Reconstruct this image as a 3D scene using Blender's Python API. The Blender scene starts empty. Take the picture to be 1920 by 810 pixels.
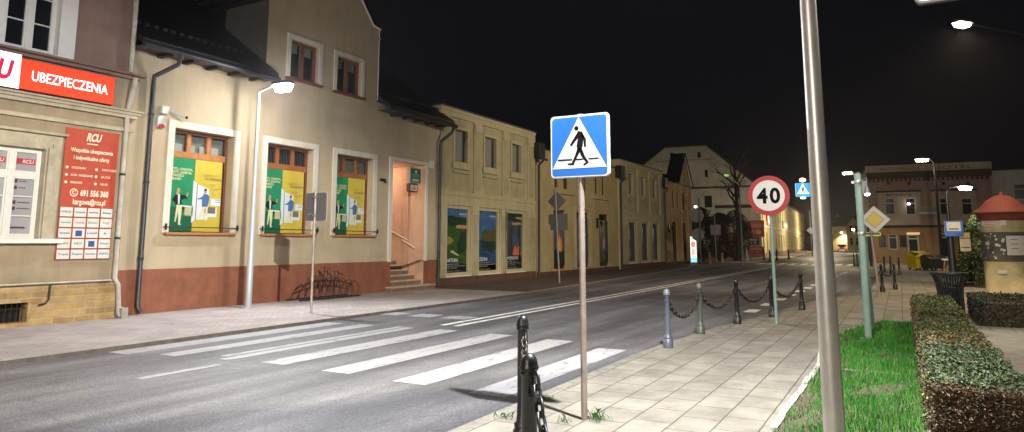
import bpy, math, random
from mathutils import Vector, Matrix
random.seed(7)
R = math.radians
C = bpy.context.scene.collection
SC = bpy.context.scene
# ---------------------------------------------------------------- camera
# world: x runs along the street, y = 0 is the facade line of the left-hand houses, z up
F_, CX, CY, HY, H = 1300., 960., 274., 457., 1.6
PIT = math.atan((HY-CY)/F_); cp, sp = math.cos(PIT), math.sin(PIT)
DX, DY = 0.48597717618607067, 0.8739715008089295
CAM = (-9.943990, -15.398807, H)
cd = bpy.data.cameras.new('camera'); cam = bpy.data.objects.new('camera', cd); C.objects.link(cam)
cd.sensor_fit = 'HORIZONTAL'; cd.sensor_width = 36; cd.lens = 36*F_/1920
cd.shift_y = -(405-CY)/1920; cd.clip_start = .05; cd.clip_end = 1500
cam.location = CAM; cam.rotation_euler = (R(90)+PIT, 0, math.atan2(DX, DY)-R(90))
SC.camera = cam

def ray(x, y):
    u = (x-CX)/F_; v = (CY-y)/F_
    a, b, c = u, cp-v*sp, sp+v*cp
    return (a*DX+b*DY, -(a*DY-b*DX), c, b)
def G(x, y, z=0.):                       # photo pixel -> point on level ground
    r = ray(x, y); t = (z-H)/r[2]; return (CAM[0]+r[0]*t, CAM[1]+r[1]*t)
def FY(x, y, Y=0.):                      # -> (x, z) on a facade plane y = Y
    r = ray(x, y); t = (Y-CAM[1])/r[1]; return (CAM[0]+r[0]*t, H+r[2]*t)
def FX(x, y, X):                         # -> (y, z) on a plane x = X
    r = ray(x, y); t = (X-CAM[0])/r[0]; return (CAM[1]+r[1]*t, H+r[2]*t)
def AT(x, y, d):                         # -> point at depth d
    r = ray(x, y); t = d/r[3]; return (CAM[0]+r[0]*t, CAM[1]+r[1]*t, H+r[2]*t)

# ---------------------------------------------------------------- world (night) and exposure
w = bpy.data.worlds.new("World"); SC.world = w; w.use_nodes = True
nt = w.node_tree; nt.nodes.clear()
out = nt.nodes.new('ShaderNodeOutputWorld'); add = nt.nodes.new('ShaderNodeAddShader')
sky = nt.nodes.new('ShaderNodeTexSky'); sky.sky_type = 'NISHITA'; sky.sun_disc = False
sky.sun_elevation = R(-4); sky.sun_rotation = R(120)
b1 = nt.nodes.new('ShaderNodeBackground'); b1.inputs[1].default_value = 0.0006
b2 = nt.nodes.new('ShaderNodeBackground'); b2.inputs[0].default_value = (.0036, .0034, .0046, 1); b2.inputs[1].default_value = 1
nt.links.new(sky.outputs[0], b1.inputs[0]); nt.links.new(b1.outputs[0], add.inputs[0]); nt.links.new(b2.outputs[0], add.inputs[1])
nt.links.new(add.outputs[0], out.inputs[0])
SC.view_settings.view_transform = 'Standard'; SC.view_settings.look = 'None'
SC.view_settings.gamma = 1; SC.view_settings.exposure = 0; SC.view_settings.use_curve_mapping = False
SC.cycles.use_denoising = True
SC.cycles.max_bounces = 6; SC.cycles.transparent_max_bounces = 8; SC.cycles.sample_clamp_indirect = 4
SC.cycles.caustics_reflective = False; SC.cycles.caustics_refractive = False

# ---------------------------------------------------------------- materials
MATS = {}
def M(name, col, rough=.8, metal=0., var=0., vs=3., bump=0., bs=60., emit=0., alpha=1., spec=.5, dirt=None, coat=0.):
    if name in MATS: return MATS[name]
    m = bpy.data.materials.new(name); m.use_nodes = True; t = m.node_tree; b = t.nodes['Principled BSDF']
    c4 = (*col, 1); b.inputs['Base Color'].default_value = c4
    b.inputs['Roughness'].default_value = rough; b.inputs['Metallic'].default_value = metal
    b.inputs['Alpha'].default_value = alpha; b.inputs['Specular IOR Level'].default_value = spec
    b.inputs['Coat Weight'].default_value = coat
    if emit: b.inputs['Emission Color'].default_value = c4; b.inputs['Emission Strength'].default_value = emit
    g = t.nodes.new('ShaderNodeNewGeometry')
    if var:
        n = t.nodes.new('ShaderNodeTexNoise'); n.inputs['Scale'].default_value = vs; n.inputs['Detail'].default_value = 6; n.inputs['Roughness'].default_value = .65
        t.links.new(g.outputs['Position'], n.inputs['Vector'])
        r = t.nodes.new('ShaderNodeValToRGB'); r.color_ramp.elements[0].position = .3; r.color_ramp.elements[1].position = .7
        lo = [x*(1-var) for x in col]; hi = [min(1, x*(1+var*.7)) for x in col]
        if dirt: lo = [a*(1-var)+d*var for a, d in zip(col, dirt)]
        r.color_ramp.elements[0].color = (*lo, 1); r.color_ramp.elements[1].color = (*hi, 1)
        t.links.new(n.outputs['Fac'], r.inputs[0]); t.links.new(r.outputs[0], b.inputs['Base Color'])
        if name.startswith('plaster') or name.startswith('plinth') or name.startswith('moulding'):
            mp = t.nodes.new('ShaderNodeMapping'); mp.inputs['Scale'].default_value = (2.2, 2.2, .22); t.links.new(g.outputs['Position'], mp.inputs[0])
            n3 = t.nodes.new('ShaderNodeTexNoise'); n3.inputs['Scale'].default_value = 1.3; n3.inputs['Detail'].default_value = 7; n3.inputs['Roughness'].default_value = .7; t.links.new(mp.outputs[0], n3.inputs['Vector'])
            r3 = t.nodes.new('ShaderNodeValToRGB'); r3.color_ramp.elements[0].position = .36; r3.color_ramp.elements[0].color = (.74, .71, .66, 1); r3.color_ramp.elements[1].position = .56; r3.color_ramp.elements[1].color = (1, 1, 1, 1); t.links.new(n3.outputs['Fac'], r3.inputs[0])
            mm = t.nodes.new('ShaderNodeMix'); mm.data_type = 'RGBA'; mm.blend_type = 'MULTIPLY'; mm.inputs['Factor'].default_value = .3 if name == 'plaster_beige' else .5
            t.links.new(r.outputs[0], mm.inputs[6]); t.links.new(r3.outputs[0], mm.inputs[7]); t.links.new(mm.outputs[2], b.inputs['Base Color'])
    if bump:
        n2 = t.nodes.new('ShaderNodeTexNoise'); n2.inputs['Scale'].default_value = bs; n2.inputs['Detail'].default_value = 4
        t.links.new(g.outputs['Position'], n2.inputs['Vector'])
        bp = t.nodes.new('ShaderNodeBump'); bp.inputs['Strength'].default_value = bump; bp.inputs['Distance'].default_value = .01
        t.links.new(n2.outputs['Fac'], bp.inputs['Height']); t.links.new(bp.outputs[0], b.inputs['Normal'])
    MATS[name] = m; return m

def brick(name, c1, c2, mortar, bw, rh, ms=.012, vertical=False, rough=.8, bump=.4, off=.5, rot=0., var=.25, grime=(.5, .9), gs=.8):
    m = bpy.data.materials.new(name); m.use_nodes = True; t = m.node_tree; b = t.nodes['Principled BSDF']
    g = t.nodes.new('ShaderNodeNewGeometry'); s = t.nodes.new('ShaderNodeSeparateXYZ'); c = t.nodes.new('ShaderNodeCombineXYZ')
    t.links.new(g.outputs['Position'], s.inputs[0]); t.links.new(s.outputs[0], c.inputs[0])
    t.links.new(s.outputs[2 if vertical else 1], c.inputs[1])
    vec = c.outputs[0]
    if rot:
        mp = t.nodes.new('ShaderNodeMapping'); mp.inputs['Rotation'].default_value = (0, 0, rot); t.links.new(vec, mp.inputs[0]); vec = mp.outputs[0]
    wn = t.nodes.new('ShaderNodeTexNoise'); wn.inputs['Scale'].default_value = 5; t.links.new(vec, wn.inputs['Vector'])
    mx = t.nodes.new('ShaderNodeMix'); mx.data_type = 'VECTOR'; mx.inputs['Factor'].default_value = .012
    t.links.new(vec, mx.inputs[4]); t.links.new(wn.outputs['Color'], mx.inputs[5])
    br = t.nodes.new('ShaderNodeTexBrick'); br.inputs['Color1'].default_value = (*c1, 1); br.inputs['Color2'].default_value = (*c2, 1)
    br.inputs['Mortar'].default_value = (*mortar, 1); br.inputs['Scale'].default_value = 1; br.inputs['Brick Width'].default_value = bw
    br.inputs['Row Height'].default_value = rh; br.inputs['Mortar Size'].default_value = ms; br.inputs['Mortar Smooth'].default_value = .3
    br.offset = off; br.inputs['Bias'].default_value = 0
    t.links.new(mx.outputs[1], br.inputs['Vector'])
    n = t.nodes.new('ShaderNodeTexNoise'); n.inputs['Scale'].default_value = gs; n.inputs['Detail'].default_value = 8; n.inputs['Roughness'].default_value = .7
    t.links.new(g.outputs['Position'], n.inputs['Vector'])
    mr = t.nodes.new('ShaderNodeMapRange'); mr.inputs[1].default_value = .3; mr.inputs[2].default_value = .7; mr.inputs[3].default_value = grime[0]; mr.inputs[4].default_value = grime[1]*1.1
    t.links.new(n.outputs['Fac'], mr.inputs[0])
    mm = t.nodes.new('ShaderNodeMix'); mm.data_type = 'RGBA'; mm.blend_type = 'MULTIPLY'; mm.inputs['Factor'].default_value = 1
    vg = t.nodes.new('ShaderNodeTexVoronoi'); vg.inputs['Scale'].default_value = 2.6; t.links.new(g.outputs['Position'], vg.inputs['Vector'])
    rg = t.nodes.new('ShaderNodeValToRGB'); e = rg.color_ramp.elements; e[0].position = .055; e[0].color = (.5, .5, .5, 1); e[1].position = .085; e[1].color = (1, 1, 1, 1); t.links.new(vg.outputs['Distance'], rg.inputs[0])
    mg = t.nodes.new('ShaderNodeMix'); mg.data_type = 'RGBA'; mg.blend_type = 'MULTIPLY'; mg.inputs['Factor'].default_value = 0. if vertical else .6; t.links.new(br.outputs['Color'], mg.inputs[6]); t.links.new(rg.outputs[0], mg.inputs[7])
    t.links.new(mg.outputs[2], mm.inputs[6]); t.links.new(mr.outputs[0], mm.inputs[7]); t.links.new(mm.outputs[2], b.inputs['Base Color'])
    b.inputs['Roughness'].default_value = rough
    n2 = t.nodes.new('ShaderNodeTexNoise'); n2.inputs['Scale'].default_value = 120; t.links.new(g.outputs['Position'], n2.inputs['Vector'])
    ma = t.nodes.new('ShaderNodeMath'); ma.operation = 'MULTIPLY_ADD'; ma.inputs[1].default_value = -1.; 
    t.links.new(br.outputs['Fac'], ma.inputs[0]); t.links.new(n2.outputs['Fac'], ma.inputs[2])
    bp = t.nodes.new('ShaderNodeBump'); bp.inputs['Strength'].default_value = bump; bp.inputs['Distance'].default_value = .012
    t.links.new(ma.outputs[0], bp.inputs['Height']); t.links.new(bp.outputs[0], b.inputs['Normal'])
    MATS[name] = m; return m

def asphalt():
    m = bpy.data.materials.new('asphalt'); m.use_nodes = True; t = m.node_tree; b = t.nodes['Principled BSDF']
    g = t.nodes.new('ShaderNodeNewGeometry')
    def noise(s, d=4):
        n = t.nodes.new('ShaderNodeTexNoise'); n.inputs['Scale'].default_value = s; n.inputs['Detail'].default_value = d
        t.links.new(g.outputs['Position'], n.inputs['Vector']); return n.outputs['Fac']
    mp = t.nodes.new('ShaderNodeMapping'); mp.inputs['Scale'].default_value = (.12, 1.6, 1); t.links.new(g.outputs['Position'], mp.inputs[0])
    st = t.nodes.new('ShaderNodeTexNoise'); st.inputs['Scale'].default_value = 1; st.inputs['Detail'].default_value = 5; t.links.new(mp.outputs[0], st.inputs['Vector'])
    v = t.nodes.new('ShaderNodeTexVoronoi'); v.inputs['Scale'].default_value = 75; t.links.new(g.outputs['Position'], v.inputs['Vector'])
    r1 = t.nodes.new('ShaderNodeValToRGB'); e = r1.color_ramp.elements; e[0].position = .35; e[0].color = (.070, .070, .079, 1); e[1].position = .66; e[1].color = (.155, .154, .170, 1)
    t.links.new(st.outputs['Fac'], r1.inputs[0])
    sv = t.nodes.new('ShaderNodeSeparateColor'); t.links.new(v.outputs['Color'], sv.inputs[0])
    r2 = t.nodes.new('ShaderNodeValToRGB'); e = r2.color_ramp.elements; e[0].position = .3; e[0].color = (.8, .8, .8, 1); e[1].position = .97; e[1].color = (1.45, 1.45, 1.42, 1)
    t.links.new(sv.outputs[0], r2.inputs[0])
    mm = t.nodes.new('ShaderNodeMix'); mm.data_type = 'RGBA'; mm.blend_type = 'MULTIPLY'; mm.inputs['Factor'].default_value = 1
    t.links.new(r1.outputs[0], mm.inputs[6]); t.links.new(r2.outputs[0], mm.inputs[7])
    nd = t.nodes.new('ShaderNodeTexNoise'); nd.inputs['Scale'].default_value = 1.6; nd.inputs['Detail'].default_value = 5; t.links.new(g.outputs['Position'], nd.inputs['Vector'])
    mv = t.nodes.new('ShaderNodeMix'); mv.data_type = 'VECTOR'; mv.inputs['Factor'].default_value = .35; t.links.new(g.outputs['Position'], mv.inputs[4]); t.links.new(nd.outputs['Color'], mv.inputs[5])
    vc = t.nodes.new('ShaderNodeTexVoronoi'); vc.feature = 'DISTANCE_TO_EDGE'; vc.inputs['Scale'].default_value = .42; t.links.new(mv.outputs[1], vc.inputs['Vector'])
    rc = t.nodes.new('ShaderNodeValToRGB'); e = rc.color_ramp.elements; e[0].position = .0; e[0].color = (.45, .45, .46, 1); e[1].position = .012; e[1].color = (1, 1, 1, 1); t.links.new(vc.outputs['Distance'], rc.inputs[0])
    pn = t.nodes.new('ShaderNodeTexNoise'); pn.inputs['Scale'].default_value = .55; pn.inputs['Detail'].default_value = 9; pn.inputs['Roughness'].default_value = .72; t.links.new(g.outputs['Position'], pn.inputs['Vector'])
    rp_ = t.nodes.new('ShaderNodeValToRGB'); e = rp_.color_ramp.elements; e[0].position = .38; e[0].color = (.66, .66, .68, 1); e[1].position = .6; e[1].color = (1.12, 1.12, 1.1, 1); t.links.new(pn.outputs['Fac'], rp_.inputs[0])
    m1 = t.nodes.new('ShaderNodeMix'); m1.data_type = 'RGBA'; m1.blend_type = 'MULTIPLY'; m1.inputs['Factor'].default_value = .3; t.links.new(mm.outputs[2], m1.inputs[6]); t.links.new(rc.outputs[0], m1.inputs[7])
    m2 = t.nodes.new('ShaderNodeMix'); m2.data_type = 'RGBA'; m2.blend_type = 'MULTIPLY'; m2.inputs['Factor'].default_value = .65; t.links.new(m1.outputs[2], m2.inputs[6]); t.links.new(rp_.outputs[0], m2.inputs[7]); t.links.new(m2.outputs[2], b.inputs['Base Color'])
    b.inputs['Roughness'].default_value = .62; b.inputs['Specular IOR Level'].default_value = .45
    bp = t.nodes.new('ShaderNodeBump'); bp.inputs['Strength'].default_value = .45; bp.inputs['Distance'].default_value = .010
    t.links.new(v.outputs['Distance'], bp.inputs['Height'])
    bp2 = t.nodes.new('ShaderNodeBump'); bp2.inputs['Strength'].default_value = .4; bp2.inputs['Distance'].default_value = .01
    t.links.new(noise(25), bp2.inputs['Height']); t.links.new(bp.outputs[0], bp2.inputs['Normal']); t.links.new(bp2.outputs[0], b.inputs['Normal'])
    MATS['asphalt'] = m; return m

def worn_paint(name='road_paint', base=(.33, .33, .36)):
    m = bpy.data.materials.new(name); m.use_nodes = True; t = m.node_tree; b = t.nodes['Principled BSDF']
    g = t.nodes.new('ShaderNodeNewGeometry')
    mp = t.nodes.new('ShaderNodeMapping'); mp.inputs['Scale'].default_value = (1, 4, 1); t.links.new(g.outputs['Position'], mp.inputs[0])
    n = t.nodes.new('ShaderNodeTexNoise'); n.inputs['Scale'].default_value = 2.2; n.inputs['Detail'].default_value = 12; n.inputs['Roughness'].default_value = .75
    t.links.new(mp.outputs[0], n.inputs['Vector'])
    r = t.nodes.new('ShaderNodeValToRGB'); e = r.color_ramp.elements; e[0].position = .38; e[0].color = (.15, .15, .16, 1); e[1].position = .62; e[1].color = (*base, 1)
    e2 = r.color_ramp.elements.new(.47); e2.color = (.34, .34, .36, 1)
    t.links.new(n.outputs['Fac'], r.inputs[0]); t.links.new(r.outputs[0], b.inputs['Base Color']); b.inputs['Roughness'].default_value = .6
    v = t.nodes.new('ShaderNodeTexVoronoi'); v.inputs['Scale'].default_value = 75; t.links.new(g.outputs['Position'], v.inputs['Vector'])
    bp = t.nodes.new('ShaderNodeBump'); bp.inputs['Strength'].default_value = .35; bp.inputs['Distance'].default_value = .01
    t.links.new(v.outputs['Distance'], bp.inputs['Height']); t.links.new(bp.outputs[0], b.inputs['Normal'])
    MATS[name] = m; return m

ASPH = asphalt(); PAINT = worn_paint()
SLAB = brick('concrete_slabs', (.31, .288, .24), (.245, .226, .188), (.09, .08, .065), .5, .36, .008, bump=.4, off=.37, grime=(.62, 1.12), gs=2.2)
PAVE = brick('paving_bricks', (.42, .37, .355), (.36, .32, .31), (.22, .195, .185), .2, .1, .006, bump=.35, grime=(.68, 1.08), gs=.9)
STONE = brick('yellow_stone_blocks', (.50, .33, .13), (.36, .22, .09), (.42, .34, .22), .42, .135, .016, vertical=True, bump=.6, grime=(.65, 1.1), gs=3)
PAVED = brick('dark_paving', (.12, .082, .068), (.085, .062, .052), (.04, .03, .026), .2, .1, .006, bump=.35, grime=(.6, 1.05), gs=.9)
TILE = brick('roof_tiles', (.022, .022, .027), (.014, .014, .018), (.006, .006, .007), .22, .12, .02, bump=.8, rough=.5)
KERB = M('kerb_stone', (.37, .335, .32), .85, var=.35, vs=4, bump=.4)
CONC = M('concrete', (.36, .335, .29), .85, var=.25, vs=2.5, bump=.3)
PL_B = M('plaster_beige', (.50, .415, .285), .9, var=.13, vs=1.1, bump=.35, bs=90)
PL_W = M('plaster_white', (.72, .68, .60), .85, var=.08, vs=4, bump=.2)
RED = M('plinth_red', (.27, .10, .055), .8, var=.25, vs=2.2, bump=.3, bs=50)
PL_A = M('plaster_tan', (.32, .255, .17), .9, var=.3, vs=1.6, bump=.5, bs=40, dirt=(.22, .18, .13))
PL_A2 = M('plaster_mauve', (.25, .165, .135), .9, var=.15, vs=1.5, bump=.3)
CREAM = M('moulding_cream', (.47, .42, .31), .85, var=.25, vs=3, bump=.3)
PL_C = M('plaster_cream_green', (.46, .40, .245), .9, var=.2, vs=1.1, bump=.3, dirt=(.30, .27, .18))
PL_C2 = M('plaster_cream_panel', (.42, .365, .225), .9, var=.2, vs=1.6, bump=.3)
PL_D = M('plaster_ochre', (.47, .365, .185), .9, var=.18, vs=1, bump=.3)
PL_F = M('plaster_apricot', (.50, .355, .18), .9, var=.15, vs=1, bump=.3)
PL_G = M('plaster_offwhite', (.42, .38, .30), .9, var=.2, vs=.7, bump=.3)
PL_H = M('plaster_yellow', (.62, .52, .28), .9, var=.15, vs=.7)
PL_I = M('plaster_brown', (.32, .22, .185), .9, var=.2, vs=.7)
PL_I2 = M('plaster_sand', (.42, .35, .275), .9, var=.2, vs=.7)
PL_I3 = M('plaster_mustard', (.30, .20, .105), .9, var=.2, vs=.7)
PL_J = M('plaster_grey', (.42, .42, .40), .9, var=.2, vs=.7)
PEACH = M('plaster_peach', (.62, .40, .27), .9, var=.1, vs=2, bump=.2)
DKRED = M('plinth_dark_red', (.11, .048, .034), .85, var=.3, vs=2)
WOOD = M('window_wood', (.47, .20, .075), .45, var=.2, vs=8)
DWOOD = M('dark_window_wood', (.19, .075, .04), .5, var=.2, vs=8)
WHITE = M('white_paint', (.75, .74, .70), .5, var=.06, vs=6)
GLASS = M('window_glass', (.012, .016, .02), .06, alpha=.38, spec=.6)
DGLASS = M('dark_glass', (.012, .014, .018), .12, spec=.5)
ROOMB = M('dark_room', (.01, .01, .01), .9)
CURT = M('curtain', (.42, .47, .42), .9, var=.3, vs=20)
BLACK = M('black_metal', (.012, .012, .014), .38, metal=0., spec=.6, bump=.15, bs=60)
PIPE = M('pipe_dark', (.03, .034, .045), .42, spec=.5)
PIPEW = M('pipe_grey', (.50, .48, .42), .6, var=.3, vs=4)
GALV = M('galvanised', (.42, .43, .43), .42, metal=.85, var=.2, vs=20)
STEEL = M('brushed_steel', (.66, .64, .62), .40, metal=.55, var=.12, vs=6)
LPOLE = M('white_pole', (.42, .44, .47), .4, metal=.2)
GREEN = M('green_grey_paint', (.23, .33, .30), .5, var=.12, vs=8)
SPOLE = M('sign_pole', (.42, .37, .33), .5, metal=.55, var=.35, vs=5)
BACK = M('sign_back', (.16, .16, .17), .5, metal=.4)
SW = M('sign_white', (.66, .66, .65), .45); SB = M('sign_blue', (.016, .125, .46), .4); SK = M('sign_black', (.004, .004, .005), .85, spec=.15)
SR = M('sign_red', (.36, .010, .022), .45); SY = M('sign_yellow', (.72, .55, .10), .5); FLUO = M('fluorescent_yellow', (.62, .95, .05), .5)
SOIL = M('soil', (.11, .09, .06), .95, var=.4, vs=6, bump=.8, bs=30)

def lampmat(name, col, s): return M(name, col, .5, emit=s)
LWHITE = lampmat('lamp_light', (1., .97, .88), 90)
LWARM = lampmat('warm_lamp_light', (1., .86, .66), 60)

# ---------------------------------------------------------------- mesh builder
OFF = {}
_txt = {}
def glyphs(body, bold):
    k = (body, bold)
    if k in _txt: return _txt[k]
    cu = bpy.data.curves.new('t', 'FONT'); cu.body = body; cu.size = 1; cu.resolution_u = 3
    if bold: cu.offset = .028 if bold is True else bold
    o = bpy.data.objects.new('t', cu); C.objects.link(o)
    dg = bpy.context.evaluated_depsgraph_get(); me = bpy.data.meshes.new_from_object(o.evaluated_get(dg))
    v = [tuple(x.co) for x in me.vertices]; f = [tuple(p.vertices) for p in me.polygons]
    bpy.data.objects.remove(o); bpy.data.meshes.remove(me); bpy.data.curves.remove(cu)
    xs = [p[0] for p in v] or [0]; ys = [p[1] for p in v] or [0]
    _txt[k] = (v, f, min(xs), max(xs), min(ys), max(ys)); return _txt[k]

class MB:
    def __init__(s): s.v = []; s.f = []; s.m = []; s.s = []; s.mats = []
    def mi(s, m):
        if m not in s.mats: s.mats.append(m)
        return s.mats.index(m)
    def poly(s, pts, m, sm=False):
        n = len(s.v); s.v += [tuple(p) for p in pts]; s.f.append(tuple(range(n, n+len(pts)))); s.m.append(s.mi(m)); s.s.append(sm); return s
    def mesh(s, vs, fs, m, sm=False):
        n = len(s.v); s.v += [tuple(p) for p in vs]; k = s.mi(m)
        for f in fs: s.f.append(tuple(i+n for i in f)); s.m.append(k); s.s.append(sm)
        return s
    def box(s, x0, x1, y0, y1, z0, z1, m):
        v = [(x, y, z) for x in (x0, x1) for y in (y0, y1) for z in (z0, z1)]
        return s.mesh(v, [(0, 1, 3, 2), (4, 6, 7, 5), (0, 4, 5, 1), (2, 3, 7, 6), (0, 2, 6, 4), (1, 5, 7, 3)], m)
    def prism(s, pts, ax, a, b, m):      # 2-D outline extruded along axis ax from a to b
        def P(p, c): return {'x': (c, p[0], p[1]), 'y': (p[0], c, p[1]), 'z': (p[0], p[1], c)}[ax]
        n = len(pts); v = [P(p, a) for p in pts]+[P(p, b) for p in pts]
        f = [tuple(range(n)), tuple(range(2*n-1, n-1, -1))]+[(i, (i+1) % n, n+(i+1) % n, n+i) for i in range(n)]
        return s.mesh(v, f, m)
    def tube(s, path, r, m, seg=8, sm=True, caps=True):
        path = [Vector(p) for p in path]; n = len(path); rr = r if isinstance(r, (list, tuple)) else [r]*n
        vs = []; up = None
        for i, p in enumerate(path):
            t = (path[min(i+1, n-1)]-path[max(i-1, 0)]).normalized()
            if up is None: up = Vector((0, 0, 1)) if abs(t.z) < .9 else Vector((1, 0, 0))
            a = t.cross(up).normalized(); b = a.cross(t).normalized(); up = b
            for k in range(seg):
                q = 2*math.pi*k/seg; vs.append(p+a*math.cos(q)*rr[i]+b*math.sin(q)*rr[i])
        fs = [(i*seg+k, i*seg+(k+1) % seg, (i+1)*seg+(k+1) % seg, (i+1)*seg+k) for i in range(n-1) for k in range(seg)]
        s.mesh(vs, fs, m, sm)
        if caps: s.poly(vs[:seg][::-1], m); s.poly(vs[-seg:], m)
        return s
    def lathe(s, c, prof, m, seg=16, sm=True):
        vs = [(c[0]+r*math.cos(2*math.pi*k/seg), c[1]+r*math.sin(2*math.pi*k/seg), c[2]+z) for r, z in prof for k in range(seg)]
        n = len(prof)
        fs = [(i*seg+k, i*seg+(k+1) % seg, (i+1)*seg+(k+1) % seg, (i+1)*seg+k) for i in range(n-1) for k in range(seg)]
        return s.mesh(vs, fs, m, sm)
    def flat(s, pts, y, m, f=None):      # polygon on a plane facing -y (or mapped by f)
        f = f or (lambda a, b: (a, y, b)); return s.poly([f(*p) for p in pts], m)
    def text(s, body, f, x, z, h, m, width=None, align='l', bold=False, shear=0.):
        v, fs, x0, x1, y0, y1 = glyphs(body, bold)
        if not v: return s
        k = h/.7; kx = k if width is None else width/max(1e-6, x1-x0)
        wd = (x1-x0)*kx; ox = x-(0 if align == 'l' else wd/2 if align == 'c' else wd)
        return s.mesh([f(ox+(p[0]-x0)*kx+shear*p[1]*k, z+p[1]*k) for p in v], fs, m)
    def build(s, name, parent=None, local=False):
        me = bpy.data.meshes.new(name); off = Vector((0, 0, 0))
        if parent is not None and not local: off = Vector(OFF.get(parent.name, (0, 0, 0)))
        me.from_pydata([tuple(Vector(p)-off) for p in s.v], [], s.f)
        for m in s.mats: me.materials.append(m)
        me.polygons.foreach_set('material_index', s.m); me.polygons.foreach_set('use_smooth', s.s); me.update()
        o = bpy.data.objects.new(name, me); C.objects.link(o); OFF[o.name] = tuple(off)
        if parent is not None: o.parent = parent
        return o

def thing(name, label, cat, loc=(0, 0, 0), group=None, rot=0.):
    o = bpy.data.objects.new(name, None); C.objects.link(o); o.location = loc; o.rotation_euler = (0, 0, rot)
    o.empty_display_size = .2; OFF[o.name] = tuple(loc); o['label'] = label; o['category'] = cat
    if group: o['group'] = group
    return o
def tag(o, label, cat, group=None, kind=None):
    o['label'] = label; o['category'] = cat
    if group: o['group'] = group
    if kind: o['kind'] = kind
    return o
def struct(name, mb, kind='structure'):
    o = mb.build(name); o['kind'] = kind; return o
def copy_tree(o, parent=None):
    c = o.copy(); C.objects.link(c); c.parent = parent
    for ch in list(o.children): copy_tree(ch, c)
    return c
def rebase(o, loc):                      # move the origin of a one-mesh thing to loc
    o.data.transform(Matrix.Translation(-Vector(loc))); o.location = loc; OFF[o.name] = tuple(loc); return o

def rrect(x0, x1, z0, z1, r, n=5):
    p = []
    for cx, cz, a in ((x1-r, z1-r, 0), (x0+r, z1-r, 90), (x0+r, z0+r, 180), (x1-r, z0+r, 270)):
        for i in range(n+1):
            q = R(a+90*i/n); p.append((cx+r*math.cos(q), cz+r*math.sin(q)))
    return p
def circ(cx, cz, r, n=32, ry=None): return [(cx+r*math.cos(2*math.pi*i/n), cz+(ry or r)*math.sin(2*math.pi*i/n)) for i in range(n)]

def wall(mb, x0, x1, z0, z1, y, holes, dep, m, rm=None, f=None):
    """front wall at plane y with rectangular openings (x0,x1,z0,z1) and reveals dep deep"""
    f = f or (lambda a, b, c: (a, b, c)); rm = rm or m
    xs = sorted({x0, x1, *[v for h in holes for v in h[:2] if x0 < v < x1]}); zs = sorted({z0, z1, *[v for h in holes for v in h[2:4] if z0 < v < z1]})
    for i in range(len(xs)-1):
        for j in range(len(zs)-1):
            a, b, c, d = xs[i], xs[i+1], zs[j], zs[j+1]; mx, mz = (a+b)/2, (c+d)/2
            if any(h[0] < mx < h[1] and h[2] < mz < h[3] for h in holes): continue
            mb.poly([f(a, y, c), f(b, y, c), f(b, y, d), f(a, y, d)], m)
    for h in holes:
        a, b, c, d = h[:4]; a = max(a, x0); b = min(b, x1); c = max(c, z0); d = min(d, z1); q = y+dep
        mb.poly([f(a, y, c), f(a, y, d), f(a, q, d), f(a, q, c)], rm); mb.poly([f(b, y, c), f(b, q, c), f(b, q, d), f(b, y, d)], rm)
        mb.poly([f(a, y, d), f(b, y, d), f(b, q, d), f(a, q, d)], rm); mb.poly([f(a, y, c), f(a, q, c), f(b, q, c), f(b, y, c)], rm)
    return mb
def ring(mb, x0, x1, z0, z1, w_, y0, y1, m, bottom=True, wb=None):
    """rectangular frame, outer size given, bar width w_"""
    wb = wb or w_
    mb.box(x0, x0+w_, y0, y1, z0, z1, m); mb.box(x1-w_, x1, y0, y1, z0, z1, m)
    mb.box(x0+w_, x1-w_, y0, y1, z1-w_, z1, m)
    if bottom: mb.box(x0+w_, x1-w_, y0, y1, z0, z0+wb, m)
    return mb

def spot(name, loc, target, power, col, size=150, blend=.3, rad=.08):
    l = bpy.data.lights.new(name, 'SPOT'); l.energy = power; l.color = col; l.spot_size = R(size); l.spot_blend = blend; l.shadow_soft_size = rad
    o = bpy.data.objects.new(name, l); C.objects.link(o); o.location = loc
    o.rotation_euler = (Vector(target)-Vector(loc)).to_track_quat('-Z', 'Y').to_euler(); return o
def point(name, loc, power, col, rad=.1):
    l = bpy.data.lights.new(name, 'POINT'); l.energy = power; l.color = col; l.shadow_soft_size = rad
    o = bpy.data.objects.new(name, l); C.objects.link(o); o.location = loc; return o
def put(o, parent):                      # attach a light (world placed) to its lamp
    m = Matrix.Translation(Vector(parent.location)) @ Matrix.Rotation(parent.rotation_euler.z, 4, 'Z')
    loc = o.location.copy(); rot = o.rotation_euler.to_matrix().to_4x4()
    o.parent = parent; mm = m.inverted() @ (Matrix.Translation(loc) @ rot)
    o.location = mm.to_translation(); o.rotation_euler = mm.to_euler()
COOL = (.93, .95, 1.); NEUT = (1., .96, .86); WARM = (1., .76, .48); SOD = (1., .62, .28)
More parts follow.
